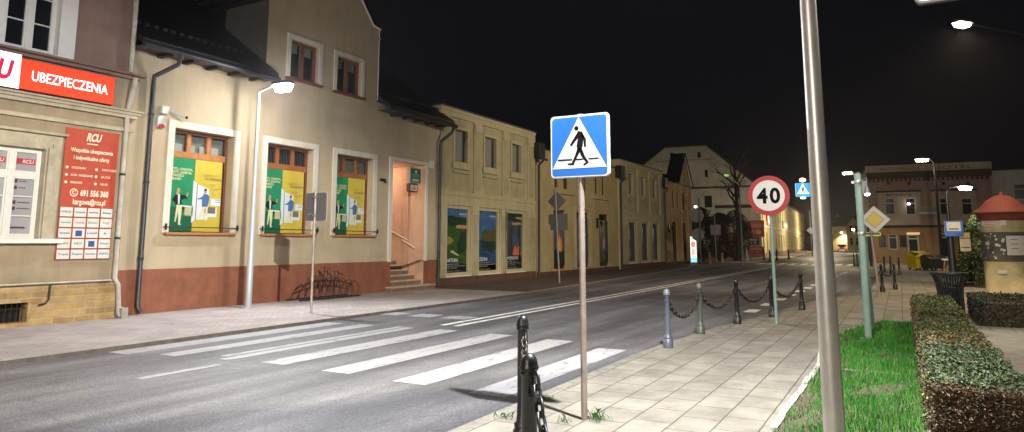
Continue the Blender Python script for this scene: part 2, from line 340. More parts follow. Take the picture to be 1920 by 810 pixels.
# ================================================================ the setting
zr = -.055
kl = [(-60, -4.55), (11, -4.5), (25, -3.6), (38, -2.8), (46, -3.4), (52, -4.4), (62, -4.6), (77, -4.2), (120, -1.6), (162, 1.0), (330, 10.)]
kr = [(-60, -11.95), (0, -11.87), (2.9, -12.02), (5.6, -12.35), (7.3, -12.62), (12.7, -13.25), (13.9, -13.75), (15.5, -14.35), (27, -14.3), (33, -13.3), (45, -12.7), (77, -11.6), (120, -9.2), (162, -6.8), (330, 2.5)]
struct('ground', MB().poly([(-300, -400, -.3), (700, -400, -.3), (700, 400, -.3), (-300, 400, -.3)], SOIL))
rd = MB()
for (p, q) in ((kl, kr),):
    def yat(l, x):
        for a, b in zip(l, l[1:]):
            if a[0] <= x <= b[0]: return a[1]+(b[1]-a[1])*(x-a[0])/(b[0]-a[0])
    xs = sorted({a[0] for a in kl+kr})
    for a, b in zip(xs, xs[1:]):
        rd.poly([(a, yat(kr, a), zr), (b, yat(kr, b), zr), (b, yat(kl, b), zr), (a, yat(kl, a), zr)], ASPH)
struct('road', rd)
def strip(mb, line, w0, w1, z, m, zb=None):
    """band beside a polyline, from offset w0 to w1 in y; zb adds a vertical road-side face"""
    for a, b in zip(line, line[1:]):
        mb.poly([(a[0], a[1]+w0, z), (b[0], b[1]+w0, z), (b[0], b[1]+w1, z), (a[0], a[1]+w1, z)], m)
        if zb is not None: mb.poly([(a[0], a[1]+w0, zb), (b[0], b[1]+w0, zb), (b[0], b[1]+w0, z), (a[0], a[1]+w0, z)], m)
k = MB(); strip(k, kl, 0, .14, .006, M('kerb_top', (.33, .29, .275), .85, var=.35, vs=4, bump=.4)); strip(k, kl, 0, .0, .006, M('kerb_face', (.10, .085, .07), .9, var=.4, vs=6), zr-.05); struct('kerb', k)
k = MB(); strip(k, kr, 0, -.12, .0, M('kerb_slab', (.25, .235, .2), .85, var=.4, vs=5, bump=.5), zr-.05); struct('kerb', k)
lp = MB()
for a, b in zip(kl, kl[1:]):
    ya, yb = (.6, .6) if b[0] < 60 else (3, 3) if b[0] < 80 else (6, 8)
    if b[0] > 100: ya, yb = a[1]+6, b[1]+6
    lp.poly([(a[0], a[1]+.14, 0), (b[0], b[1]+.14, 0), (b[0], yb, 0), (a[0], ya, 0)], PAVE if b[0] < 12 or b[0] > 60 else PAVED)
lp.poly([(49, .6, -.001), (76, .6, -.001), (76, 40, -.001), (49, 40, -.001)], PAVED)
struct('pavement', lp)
rp = MB()
for a, b in zip(kr, kr[1:]):
    rp.poly([(a[0], a[1]-.12, 0), (a[0], -60, 0), (b[0], -60, 0), (b[0], b[1]-.12, 0)], SLAB)
struct('pavement', rp)
struct('path', MB().poly([(-20, -16.32, .004), (-20, -24, .004), (5.2, -24, .004), (5.9, -16.32, .004)], CONC))
# markings
mk = MB(); zm = zr+.004
LINE = M('fresh_line_paint', (.70, .70, .68), .6, var=.35, vs=4)
def quad(x0, x1, y0, y1, m=None): mk.poly([(x0, y0, zm), (x1, y0, zm), (x1, y1, zm), (x0, y1, zm)], m or PAINT)
for y0, y1, x0, x1 in ((-4.62, -5.08, -3.35, 1.35), (-5.5, -5.88, -3.1, 1.42), (-6.42, -6.58, -2.75, 1.5), (-6.64, -6.86, -2.95, 1.45), (-7.4, -7.86, -2.85, 1.52), (-8.62, -9.1, -2.92, 1.42), (-9.88, -10.38, -3.02, 1.25), (-11.05, -11.52, -3.14, .72)):
    quad(x0, x1, y1, y0)
for y0, y1 in ((-4.35, -5.0), (-5.32, -5.95), (-6.22, -6.88)): quad(3.2, 3.8, y1, y0)
for i in range(7): quad(-4.42-3.6*i, -3.25-3.6*i+(0 if i == 0 else .1), -7.12, -6.98)
quad(2.1, 47.3, -7.13, -7.0, LINE); quad(2.1, 40, -7.45, -7.32, LINE)
for i in range(14): quad(7.95+2.08*i, 8.8+2.08*i, -12.2-.03*i, -11.90-.03*i, LINE)
for i in range(9): quad(50, 53.5, -5.2-.85*i, -4.75-.85*i, LINE)
quad(47.6, 48.4, -12., -7.5, LINE)
struct('road_marking', mk)
hz_ = bpy.data.materials.new('night_haze'); hz_.use_nodes = True; t = hz_.node_tree; t.nodes.clear(); o_ = t.nodes.new('ShaderNodeOutputMaterial'); v_ = t.nodes.new('ShaderNodeVolumePrincipled')
v_.inputs['Density'].default_value = .0003; v_.inputs['Color'].default_value = (.86, .84, .9, 1); v_.inputs['Anisotropy'].default_value = .78; t.links.new(v_.outputs[0], o_.inputs['Volume'])
h_ = MB().box(-60, 340, -90, 60, -1.3, 22, hz_).build('haze'); h_['kind'] = 'stuff'
SC.cycles.volume_bounces = 0

# ================================================================ left: insurance office (building A), wall plane y = -0.3
ya = -.3
ZA = thing('corner_house', 'tan and mauve plaster house with yellow stone base, under the red lit sign', 'building', (-7, 0, 0))
w_ = MB()
lw = (-3.42, -2.33, 1.70, 3.50); uw = (-3.30, -2.30, 5.46, 7.25)
lw2 = (-6.9, -5.8, 1.7, 3.5); uw2 = (-6.8, -5.8, 5.46, 7.25)
wall(w_, -14, -.62, .74, 4.07, ya, [lw, lw2], .2, PL_A, CREAM)
wall(w_, -14, -.62, 4.07, 5.30, ya, [], .2, PL_A)
wall(w_, -14, -.62, 5.30, 9.5, ya, [uw, uw2], .22, PL_A2, WHITE)
w_.poly([(-.62, ya, 0), (-.62, 8, 0), (-.62, 8, 9.5), (-.62, ya, 9.5)], PL_A2)
w_.box(-14, -.64, ya+.25, 8, 0, 9.5, ROOMB)
w_.build('wall', ZA)
w_ = MB(); wall(w_, -14, -.60, -.1, .74, ya-.03, [(-3.3, -2.4, .08, .46)], .3, STONE, STONE); w_.poly([(-14, ya-.03, .74), (-.6, ya-.03, .74), (-.6, ya, .76), (-14, ya, .76)], STONE)
base = w_.build('stone_base', ZA)
g_ = MB()
for i in range(9): g_.tube([(-3.25+.1*i, ya+.06, .1), (-3.25+.1*i, ya+.06, .46)], .008, BLACK, 5)
g_.tube([(-3.3, ya+.06, .36), (-2.4, ya+.06, .36)], .01, BLACK, 5); g_.build('vent_grille', base)
c_ = MB()
c_.box(-14, -.52, ya-.07, ya-.002, 4.09, 4.17, CREAM); c_.box(-14, -.50, ya-.10, ya-.002, 4.40, 4.47, CREAM); c_.box(-14, -.46, ya-.15, ya-.002, 4.472, 4.53, CREAM)
c_.box(-14, -.42, ya-.21, ya-.002, 4.532, 4.57, CREAM)
c_.box(-14, -.50, ya-.10, ya-.002, 5.30, 5.37, PL_A2); c_.box(-14, -.42, ya-.2, ya-.002, 5.372, 5.42, PL_A2); c_.build('cornice', ZA)
def sash_window(par, h, rows, tr=None, pics=False):
    x0, x1, z0, z1 = h; f = MB(); yw = ya+.13
    ring(f, x0+.002, x1-.002, z0+.002, z1-.002, .055, yw, yw+.06, WHITE); xm = (x0+x1)/2
    f.box(xm-.05, xm+.05, yw-.012, yw+.06, z0+.057, z1-.057, WHITE)
    zt = tr or z1-.06
    if tr: f.box(x0+.057, xm-.05, yw-.01, yw+.06, zt, zt+.09, WHITE); f.box(xm+.05, x1-.057, yw-.01, yw+.06, zt, zt+.09, WHITE)
    for a, b in ((x0+.057, xm-.052), (xm+.052, x1-.057)):
        ring(f, a+.002, b-.002, z0+.06, zt-.002, .035, yw-.006, yw+.04, WHITE)
        for i in range(1, rows): zz = z0+.06+(zt-z0-.06)*i/rows; f.box(a+.04, b-.04, yw-.001, yw+.03, zz-.012, zz+.012, WHITE)
    if tr:
        for a, b in ((x0+.057, xm-.052), (xm+.052, x1-.057)): ring(f, a+.002, b-.002, zt+.092, z1-.06, .03, yw-.006, yw+.04, WHITE)
    fo = f.build('window', par)
    MB().poly([(x0, yw+.045, z0), (x1, yw+.045, z0), (x1, yw+.045, z1), (x0, yw+.045, z1)], M('window_film', (.36, .36, .38), .35, var=.1, vs=2) if pics else DGLASS).build('pane', fo)
    s = MB()
    if pics:
        zs = z1+.0
        for i, (wd, yy) in enumerate(((.30, .025), (.22, .055), (.13, .085))):
            s.box(x0-wd, x0-wd+.1, ya-yy, ya-.002, z0, z1+wd-.1, CREAM) if i else s.box(x0-wd, x0-.002, ya-yy, ya-.002, z0, z1+wd, CREAM)
            s.box(x1+wd-.1, x1+wd, ya-yy, ya-.003, z0, z1+wd-.1, CREAM) if i else s.box(x1+.002, x1+wd, ya-yy, ya-.002, z0, z1+wd, CREAM)
        s.box(x0-.001, x1+.001, ya-.03, ya-.002, z1+.002, z1+.3, CREAM); s.box(x0-.32, x1+.36, ya-.13, ya-.002, z1+.302, z1+.35, CREAM)
        s.box(x0-.35, x1+.42, ya-.15, ya-.002, z0-.09, z0-.002, WHITE)
    else:
        s.box(x0-.33, x0-.002, ya-.05, ya-.002, z0-.05, z1+.2, WHITE); s.box(x1+.002, x1+.33, ya-.05, ya-.002, z0-.05, z1+.2, WHITE); s.box(x0-.3, x1+.002, ya-.1, ya-.002, z0-.045, z0-.002, WHITE)
    s.build('window_trim', fo); return fo
fo = sash_window(ZA, lw, 3, 2.92, True)

for xx in (-3.30, -2.76): tx = MB(); tx.box(xx, xx+.36, ya+.164, ya+.17, 3.18, 3.29, M('logo_red', (.5, .02, .03), .5)); tx.text('RCU', lambda a, b: (a, ya+.161, b), xx+.1, 3.2, .07, SW, .2, bold=True, shear=.2); tx.build('sticker', fo)
for i, zz in enumerate((2.8, 2.67, 2.38, 2.26)):
    tx = MB(); tx.box(-2.79, -2.71, ya+.164, ya+.17, zz, zz+.07, M('film_mark', (.12, .02, .05), .5)); tx.box(-2.68, -2.55+.1*(i > 1), ya+.164, ya+.17, zz+.025, zz+.045, M('film_text', (.1, .08, .12), .5)); tx.build('sticker', fo)
tx = MB(); tx.box(-2.82, -2.5, ya+.164, ya+.17, 1.9, 1.935, M('film_mark', (.1, .02, .05)))
tx.build('sticker', fo)
sash_window(ZA, uw, 3); sash_window(ZA, lw2, 3, 2.92, True); sash_window(ZA, uw2, 3)
p = MB(); p.tube([(-.74, ya-.08, 9.4), (-.74, ya-.08, 5.45)], .05, PIPEW); p.tube([(-.74, ya-.3, 5.3), (-.74, ya-.08, 4.6), (-.74, ya-.08, .86), (-.66, ya-.1, .72), (-.62, ya-.12, .2)], .05, PIPEW, 10)
p.tube([(-.62, ya-.12, .25), (-.62, ya-.14, .1), (-.6, ya-.2, .04)], .06, PIPEW, 10)
for zz in (3.1, 1.7): p.lathe((-.74, ya-.08, zz), [(.05, 0), (.06, 0), (.06, .05), (.05, .05)], PIPE, 10)
p.box(-.64, -.5, ya-.28, ya-.02, 0, .22, CONC); p.build('drain_pipe', ZA)
p = MB(); p.tube([(-14, ya-.09, .79), (-.78, ya-.09, .82)], .018, PIPEW, 6); p.tube([(-2.05, ya-.09, .79), (-2.06, ya-.1, .5), (-2.12, ya-.1, .42), (-2.24, ya-.1, .40)], .02, BLACK, 6); p.build('gas_pipe', ZA)

# lit shop sign
def SG(px, py): return FY(px, py, -.46)
x0, zt0 = SG(40, 104); x1, zt1 = SG(216, 150); _, zb = SG(211, 197)
S1 = thing('shop_sign', 'long red lit box sign reading UBEZPIECZENIA with a white end panel', 'sign', (x1, -.3, zb))
SGR = M('sign_red_lit', (1., .045, .012), .5, emit=1.05); SGW = M('sign_white_lit', (.93, .95, 1.), .5, emit=1.5); SGE = M('sign_case', (.4, .02, .02), .5)
b_ = MB(); zt = (zt0+zt1)/2; b_.prism([(x0, -.32), (x1, -.32), (x1, -.459), (x0, -.459)], 'z', zb, zt, SGE); b_.box(x0+.012, x1-.015, -.466, -.4595, zb+.015, zt-.015, SGR)
fl = lambda a, b: (a, -.469, b)
xa, za = SG(55, 156); xb, zc = SG(197, 176)
b_.text('UBEZPIECZENIA', fl, xa+.03, zb+.5*(zt-zb)-.10, .20, SGW, xb-xa+.02, bold=.012)
b_.build('red_panel', S1)
b_ = MB(); b_.box(x0-1.15, x0-.005, -.5, -.32, zb-.02, zt+.06, SGE); b_.box(x0-1.14, x0-.012, -.507, -.501, zb-.01, zt+.05, SGW)
b_.text('RCU', lambda a, b: (a, -.51, b), x0-.9, zb+.15, .36, M('logo_red_lit', (.65, .01, .05), .5, emit=.5), .72, bold=.05, shear=.15); b_.build('white_panel', S1)

# hanging banner
x0, z1_ = FY(124, 238, -.32); x1, _ = FY(223, 251, -.32); z0_ = 1.27
BN = MB(); yb = -.33
ORG = M('banner_red', (.47, .065, .028), .6, var=.12, vs=2.5); n = 14
for i in range(n):
    for j in range(10):
        q = [(x0+(x1-x0)*(i+a)/n, z0_+(z1_-z0_)*(j+b)/10) for a, b in ((0, 0), (1, 0), (1, 1), (0, 1))]
        BN.poly([(a, yb-.006+.012*math.sin(a*9+b*3)*(b-z0_)/(z1_-z0_), b) for a, b in q], ORG, True)
f = lambda a, b: (a, yb-.03, b); xc = (x0+x1)/2; Wd = x1-x0
CRM = M('banner_cream', (.80, .72, .55), .6)
BN.text('RCU', f, xc, 3.78, .16, CRM, .3, 'c', .05, .2); BN.box(xc-.13, xc+.1, yb-.03, yb-.028, 3.7, 3.725, CRM)
BN.text('Wszystkie ubezpieczenia', f, xc, 3.52, .085, CRM, .9, 'c', .03); BN.text('i indywidualne oferty', f, xc, 3.36, .085, CRM, .76, 'c', .03)
for i, (a, b) in enumerate((('OC/AC/NNW', 'TURYSTYCZNE'), ('DOM I MIESZKANIE', 'NA ŻYCIE'), ('FIRMOWE', 'ROLNE'))):
    zz = 3.16-.155*i
    BN.text(a, f, x0+.16, zz, .045, CRM, [.3, .45, .24][i], bold=.02); BN.text(b, f, x0+.79, zz, .045, CRM, [.32, .2, .15][i], bold=.02)
    for xx in (x0+.07, x0+.68): BN.flat(circ(xx, zz+.02, .03, 10), yb-.03, CRM)
BN.flat(circ(x0+.25, 2.66, .085, 24), yb-.03, CRM); BN.flat(circ(x0+.25, 2.66, .065, 24), yb-.032, ORG); BN.text('C', lambda a, b: (a, yb-.034, b), x0+.25, 2.625, .08, CRM, align='c', bold=True)
BN.text('691 556 360', f, x0+.38, 2.6, .12, CRM, .6, bold=.045); BN.text('kargowa@rcu.pl', f, xc+.02, 2.42, .11, CRM, .68, 'c', .03)
TW = M('logo_tile', (.66, .66, .62), .5); cols = [(.1, .1, .12), (.45, .05, .05), (.03, .08, .28), (.05, .25, .12)]
nm = [['UNIQA', 'Compensa', 'InterRisk', 'Allianz'], ['Generali', 'Concordia', 'ERGO', 'TUZ'], ['Interpolska', 'AXA', 'Link4', 'b'], ['WARTA', 'HDI', 'TU', 'Wiener'], ['Trasti', 'Proama', 'Euroins', 'WARTA']]
pw = Wd/4; ph = (2.36-z0_)/5
for r_ in range(5):
    for c_ in range(4):
        a = x0+.015+c_*pw*.99; b = z0_+.02+(4-r_)*ph
        BN.box(a, a+pw*.88, yb-.029, yb-.026, b, b+ph*.86, TW)
        cc = cols[(r_*3+c_*2) % 4]; mt = M('logo_ink_%d' % cols.index(cc), cc, .6)
        if (r_, c_) in ((2, 1), (3, 2)): BN.box(a+.06, a+.19, yb-.032, yb-.0292, b+.03, b+.15, M('logo_ink_2', cols[2], .6))
        else: BN.text(nm[r_][c_], f, a+pw*.44, b+ph*.35, .045, mt, min(.2, .05*len(nm[r_][c_])), 'c', .02)
bn = BN.build('hanging_banner'); rebase(bn, (xc, -.32, z0_))
tag(bn, 'tall orange red vinyl banner with white logo tiles on the tan wall', 'banner')

# ================================================================ the bank (building B)
ZB = thing('bank_building', 'beige bank with tall gable, white window frames and red brown base', 'building', (5.8, 0, 0))
wins = [(.72, 2.47, 1.88, 4.42), (3.60, 5.37, 1.88, 4.42), (6.37, 8.12, 1.88, 4.42)]
uws = [(4.27, 5.42, 6.45, 7.63), (6.22, 7.38, 6.42, 7.60)]
door = (9.12, 11.05, -.05, 4.50)
w_ = MB()
wall(w_, -.62, 12.0, 1.0, 6.42, 0, wins+[door], .3, PL_B)
wall(w_, 3.4, 8.2, 6.42, 8.55, 0, [(a, b, c, d) for a, b, c, d in uws], .2, PL_B)
w_.poly([(3.4, 0, 8.55), (8.2, 0, 8.55), (8.21, 0, 9.0), (7.93, 0, 9.03), (5.8, 0, 11.5), (3.67, 0, 9.03), (3.4, 0, 9.0)], PL_B)
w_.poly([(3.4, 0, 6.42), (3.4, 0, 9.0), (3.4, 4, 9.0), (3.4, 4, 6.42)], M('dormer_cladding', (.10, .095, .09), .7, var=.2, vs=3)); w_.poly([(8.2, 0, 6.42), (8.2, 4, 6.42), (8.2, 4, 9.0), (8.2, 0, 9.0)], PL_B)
w_.poly([(12.0, 0, 0), (12.0, 9.5, 0), (12.0, 9.5, 6.6), (12., 4.6, 9.6), (12.0, 0, 6.2)], PL_B)
w_.poly([(-.62, 0, 6.42), (12, 0, 6.42), (12, 3, 6.43), (-.62, 3, 6.43)], ROOMB)
for a, b, c, d in wins: w_.poly([(a-.2, .62, c-.2), (b+.2, .62, c-.2), (b+.2, .62, d+.2), (a-.2, .62, d+.2)], ROOMB)
w_.build('wall', ZB)
w_ = MB(); wall(w_, -.58, 9.10, -.1, 1.0, -.035, [], .03, RED); w_.poly([(-.58, -.035, 1), (9.1, -.035, 1), (9.1, 0, 1.01), (-.58, 0, 1.01)], RED)
wall(w_, 11.07, 12.03, -.1, 1.0, -.035, [], .03, RED); w_.poly([(11.07, -.035, -.1), (11.07, .25, -.1), (11.07, .25, 1.), (11.07, -.035, 1.)], RED); w_.poly([(9.1, -.035, -.1), (9.1, .25, -.1), (9.1, .25, 1.), (9.1, -.035, 1.)], RED); w_.poly([(11.07, -.035, 1), (12.03, -.035, 1), (12.03, 0, 1.01), (11.07, 0, 1.01)], RED)
w_.build('plinth', ZB)
# roof: two visible slopes, the middle one behind the gable
def rslab(mb, x0, x1, y0, y1):
    z = lambda y: 6.33+.71*(y+.5)
    mb.mesh([(x0, y0, z(y0)), (x1, y0, z(y0)), (x1, y1, z(y1)), (x0, y1, z(y1)), (x0, y0, z(y0)-.16), (x1, y0, z(y0)-.16), (x1, y1, z(y1)-.16), (x0, y1, z(y1)-.16)],
            [(0, 1, 2, 3), (7, 6, 5, 4), (0, 4, 5, 1), (1, 5, 6, 2), (3, 2, 6, 7), (0, 3, 7, 4)], TILE)
r_ = MB(); rslab(r_, -.6, 3.38, -.55, 4.6); rslab(r_, 8.22, 12.2, -.55, 4.6); rslab(r_, 3.38, 8.22, 3.9, 4.6)
r_.poly([(-.6, 4.6, 9.95), (12.2, 4.6, 9.95), (12.2, 9.7, 6.4), (-.6, 9.7, 6.4)], TILE)
for i in range(17):                      # courses of snow guards and ridge caps break the edge
    r_.box(8.3+i*.23, 8.42+i*.23, .1, .16, 6.79, 6.86, TILE)
    if i < 16: r_.box(-.4+i*.23, -.28+i*.23, .1, .16, 6.79, 6.86, TILE)
rt = r_.build('roof', ZB)
g_ = MB()
for s_ in (-1, 1):
    xe = 5.8+s_*2.62
    g_.mesh([(xe, -.0, 9.02), (5.8, -.0, 11.62), (5.8, 4.5, 11.62), (xe, 4.5, 9.02), (xe, 0, 8.9), (5.8, 0, 11.5), (5.8, 4.5, 11.5), (xe, 4.5, 8.9)], [(0, 1, 2, 3), (4, 7, 6, 5), (0, 3, 7, 4), (0, 4, 5, 1)], TILE)
g_.box(3.12, 3.39, -.06, 4, 8.55, 8.72, TILE); g_.build('dormer_roof', ZB)
c_ = MB()
for pts in (((3.32, 9.0), (3.70, 9.05), (5.8, 11.48)), ((8.29, 9.0), (7.90, 9.05), (5.8, 11.48))): c_.tube([(a, -.02, b) for a, b in pts], .035, PL_W, 6)
c_.tube([(8.23, -.01, 6.5), (8.23, -.01, 8.6), (8.29, -.01, 8.66), (8.23, -.01, 8.72), (8.23, -.01, 9.0)], .02, PL_W, 6); c_.build('gable_trim', ZB)
EAV = M('eave_boards', (.085, .07, .055), .8)
for a, b in ((-.6, 3.38), (8.22, 12.2)):
    s_ = MB(); s_.poly([(a, -.5, 6.12), (b, -.5, 6.12), (b, 0, 6.12), (a, 0, 6.12)], EAV)
    for i in range(5): s_.box(a+.7+i*.68, a+.82+i*.68, -.47, -.003, 6.04, 6.118, M('rafter_end', (.03, .025, .02), .8))
    s_.build('soffit', ZB)
for a, b in ((-.6, 3.36), (8.1, 12.25)): MB().tube([(a, -.6, 6.14), (b, -.6, 6.11)], .075, PIPE, 10).build('gutter', ZB)
p = MB(); p.tube([(.36, -.6, 6.1), (.34, -.5, 5.86), (0, -.13, 5.55), (0, -.12, 5.3), (0, -.12, .2), (.03, -.2, .06)], .055, PIPE, 10)
for zz in (3.0, 1.25, 4.6): p.lathe((0, -.12, zz), [(.055, 0), (.068, 0), (.068, .05), (.055, .05)], PIPE, 10)
p.build('drain_pipe', ZB)
p = MB(); p.tube([(12.1, -.6, 6.1), (12.06, -.5, 5.85), (11.83, -.15, 5.5), (11.83, -.13, 5.3), (11.83, -.13, .05)], .06, PIPE, 10)
for zz in (3.0, 1.25, 4.6): p.lathe((11.83, -.13, zz), [(.06, 0), (.073, 0), (.073, .05), (.06, .05)], PIPE, 10)
p.build('drain_pipe', ZB)
wtr = M('door_trim_white', (.70, .66, .58), .7)
def poster(name, xa, xb, za, zb, y, i):
    m = MB(); xm = xa+(xb-xa)*.47; Hh = zb-za; Wd = xb-xa
    GR = M('poster_green', (.02, .27, .115), .45, var=.12, vs=3); YE = M('poster_yellow', (.62, .49, .07), .45, var=.05, vs=3)
    PWH = M('poster_white', (.70, .76, .80), .5); PGY = M('poster_grey', (.16, .16, .14), .5); PCR = M('poster_cream', (.72, .74, .45), .5)
    PDG = M('poster_dark_green', (.01, .13, .06), .5); PSK = M('poster_skin', (.5, .3, .2), .5); PBL = M('poster_shirt', (.07, .16, .42), .5); PBK = M('poster_jacket', (.01, .015, .015), .5); PHR = M('poster_hair', (.5, .4, .2), .5)
    X = lambda u: xa+u*Wd
    Z = lambda v: za+v*Hh
    def P(k, pts, mt): m.poly([(X(a), y-.002*k, Z(b)) for a, b in pts], mt)
    P(0, [(0, 0), (.47, 0), (.47, 1), (0, 1)], GR); P(0, [(.47, 0), (1, 0), (1, 1), (.47, 1)], YE)
    P(1, [(0, 0), (.47, 0), (.47, .2), (0, .26)], PDG)
    P(1, [(0, .25), (.42, .25), (.42, .30), (.1, .33), (0, .38)], PDG)
    P(2, [(.3, .335), (.47, .33), (.47, .35), (.22, .36)], PWH); P(2, [(.32, .22), (.47, .22), (.47, .33), (.32, .33)], M('poster_desk', (.5, .5, .3), .5)); P(2, [(.22, .30), (.32, .30), (.32, .33), (.22, .33)], PBK)
    # woman in a dark jacket
    P(3, [(.17, .36), (.27, .36), (.265, .2), (.25, .12), (.27, .09), (.22, .09), (.21, .2), (.2, .27), (.19, .2), (.17, .13), (.15, .13)], PCR)
    P(4, [(.15, .36), (.26, .36), (.25, .43), (.33, .455), (.34, .435), (.36, .45), (.33, .49), (.22, .5), (.13, .49), (.08, .42), (.15, .38)], PBK)
    P(5, [(.19, .37), (.22, .37), (.22, .5), (.18, .5)], PWH); P(5, [(X_, z_) for X_, z_ in circ(.19, .545, .028, 12, .03)], PSK); P(4, [(.15, .5), (.2, .49), (.215, .58), (.17, .59)], PHR); P(5, [(.33, .47), (.36, .48), (.37, .54), (.34, .53)], PSK)
    # white door and man in a blue shirt
    P(2, [(.45, .12), (.53, .17), (.53, .66), (.45, .71)], PWH); P(3, [(.52, .165), (.535, .17), (.535, .66), (.52, .67)], PGY)
    P(1, [(.53, .17), (.76, .17), (.76, .6), (.53, .66)], PWH)
    P(2, [(.74, .21), (.93, .21), (.93, .35), (.74, .35)], PWH); P(3, [(.75, .26), (.9, .26), (.9, .35), (.75, .35)], PGY)
    P(3, [(.80, .37), (.99, .37), (.99, .47), (.8, .47)], PWH)
    for a in (.42, .45): P(4, [(.885, a), (.98, a), (.98, a+.008), (.885, a+.008)], PBL)
    P(4, [(.64, .36), (.74, .36), (.745, .27), (.71, .2), (.75, .16), (.7, .16), (.68, .22), (.67, .28), (.64, .22), (.6, .17), (.63, .16), (.56, .16), (.58, .2), (.63, .3)], PCR)
    P(5, [(.63, .35), (.74, .35), (.76, .42), (.77, .50), (.72, .53), (.66, .53), (.63, .49), (.57, .465), (.56, .45), (.63, .45)], PBL)
    P(6, circ(.685, .565, .026, 12, .03), PSK); P(7, [(.66, .57), (.71, .575), (.705, .605), (.665, .605)], PBK); P(6, [(.70, .35), (.72, .3), (.7, .24), (.68, .3)], PSK); P(6, [(.54, .45), (.57, .44), (.57, .465), (.545, .47)], PSK)
    f = lambda a, b: (a, y-.016, b)
    for j, t in enumerate(('NTO, LOKATA,', 'EDYT, KARTA,', 'ATNOŚCI', 'BILNE?')): m.text(t, f, X(.02), Z(.83-.045*j), Hh*.032, PCR, Wd*[.4, .39, .24, .2][j], bold=.03)
    m.text('ZAŁATW TO', f, X(.62), Z(.78), Hh*.03, M('poster_olive', (.45, .36, .06), .5), Wd*.32, bold=.02); m.text('PO SĄSIEDZKU!', f, X(.66), Z(.73), Hh*.03, PGY, Wd*.32, bold=.02)
    m.tube([(X(a), y-.012, Z(b)) for a, b in ((.7, .64), (.76, .67), (.86, .66), (.8, .64), (.78, .58), (.84, .61), (.9, .6), (.97, .62), (.86, .59), (.82, .54), (.87, .52))], .004, PGY, 4)
    o = m.build(name); rebase(o, (xm, y, za))
    tag(o, ['green and yellow bank poster in the window nearest the security camera', 'green and yellow bank poster in the window behind the white lamp post', 'green and yellow bank poster in the window nearest the stair entrance'][i], 'poster', 'green and yellow window posters')
for i, (a, b, c, d) in enumerate(wins):
    s_ = MB(); ring(s_, a-.19, b+.17, c-.02, d+.18, .172, -.045, -.002, PL_W, bottom=False)
    fo = s_.build('window', ZB)
    WD = WOOD if i == 0 else M('window_wood_deep', (.36, .13, .05), .45, var=.2, vs=8)
    f_ = MB(); y0 = .24; ring(f_, a+.003, b-.003, c+.003, d-.003, .07, y0, y0+.08, DWOOD)
    f_.box(a+.073, b-.073, y0-.012, y0+.08, 3.74, 3.90, WD)
    for q in (1, 2): xx = a+(b-a)*q/3; f_.box(xx-.055, xx+.055, y0-.006, y0+.08, 3.902, d-.075, WD)
    f_.build('frame', fo)
    g_ = MB(); g_.poly([(a, y0+.05, 3.85), (b, y0+.05, 3.85), (b, y0+.05, d), (a, y0+.05, d)], GLASS); g_.build('pane', fo)
    g_ = MB()
    for q in range(26 if i else 9):      # vertical blinds / curtain folds
        xx = a+.08+(b-a-.16)*q/(26 if i else 9)
        if i: g_.poly([(xx, y0+.09, 3.6), (xx+.045, y0+.13, 3.6), (xx+.045, y0+.13, d), (xx, y0+.09, d)], M('blind_slats', (.62, .66, .66), .8, emit=0))
        elif q % 2: g_.poly([(xx, y0+.10, 3.86), (xx+.22, y0+.10, 3.86), (xx+.22, y0+.10, 4.1), (xx, y0+.10, 4.1)], M('folder_white', (.8, .82, .78), .8))
    g_.poly([(a, y0+.16, 3.6), (b, y0+.16, 3.6), (b, y0+.16, d), (a, y0+.16, d)], CURT if i != 1 else M('dark_curtain', (.06, .08, .08), .9)); g_.build('curtain', fo)
    s_ = MB(); s_.box(a-.14, b+.12, -.13, .235, c-.06, c, WOOD); s_.build('sill', fo)
    s_ = MB(); s_.tube([(a-.22, -.13, 2.0), (b+.2, -.13, 2.0)], .012, BLACK, 6)
    for xx in (a-.16, b+.14):
        s_.tube([(xx, -.045, 2.0), (xx, -.15, 2.0)], .014, BLACK, 6); s_.box(xx-.02, xx+.02, -.16, -.13, 1.93, 2.08, BLACK)
    s_.build('window_bar', fo)
    poster('window_poster', a+.08, b-.13, c+.02, 3.735, .236, i)
for i, (a, b, c, d) in enumerate(uws):
    s_ = MB(); ring(s_, a-.14, b+.14, c-.03, d+.14, .138, -.04, -.002, PL_W, bottom=False); s_.box(a-.16, b+.16, -.09, .1, c-.08, c-.002, DWOOD)
    fo = s_.build('window', ZB); f_ = MB(); ring(f_, a+.003, b-.003, c+.003, d-.003, .09, .12, .19, DWOOD); xm = (a+b)/2; f_.box(xm-.07, xm+.07, .11, .19, c+.09, d-.09, DWOOD); f_.build('frame', fo)
    g_ = MB(); g_.poly([(a, .17, c), (b, .17, c), (b, .17, d), (a, .17, d)], GLASS); g_.build('pane', fo)
    g_ = MB()
    for xx in (a+.1, xm+.08): g_.poly([(xx, .21, d-.36), (xx+.36, .21, d-.36), (xx+.36, .21, d), (xx, .21, d)], M('roller_blind', (.45, .52, .40), .9))
    g_.poly([(a-.1, .4, c-.1), (b+.1, .4, c-.1), (b+.1, .4, d+.1), (a-.1, .4, d+.1)], ROOMB); g_.build('curtain', fo)
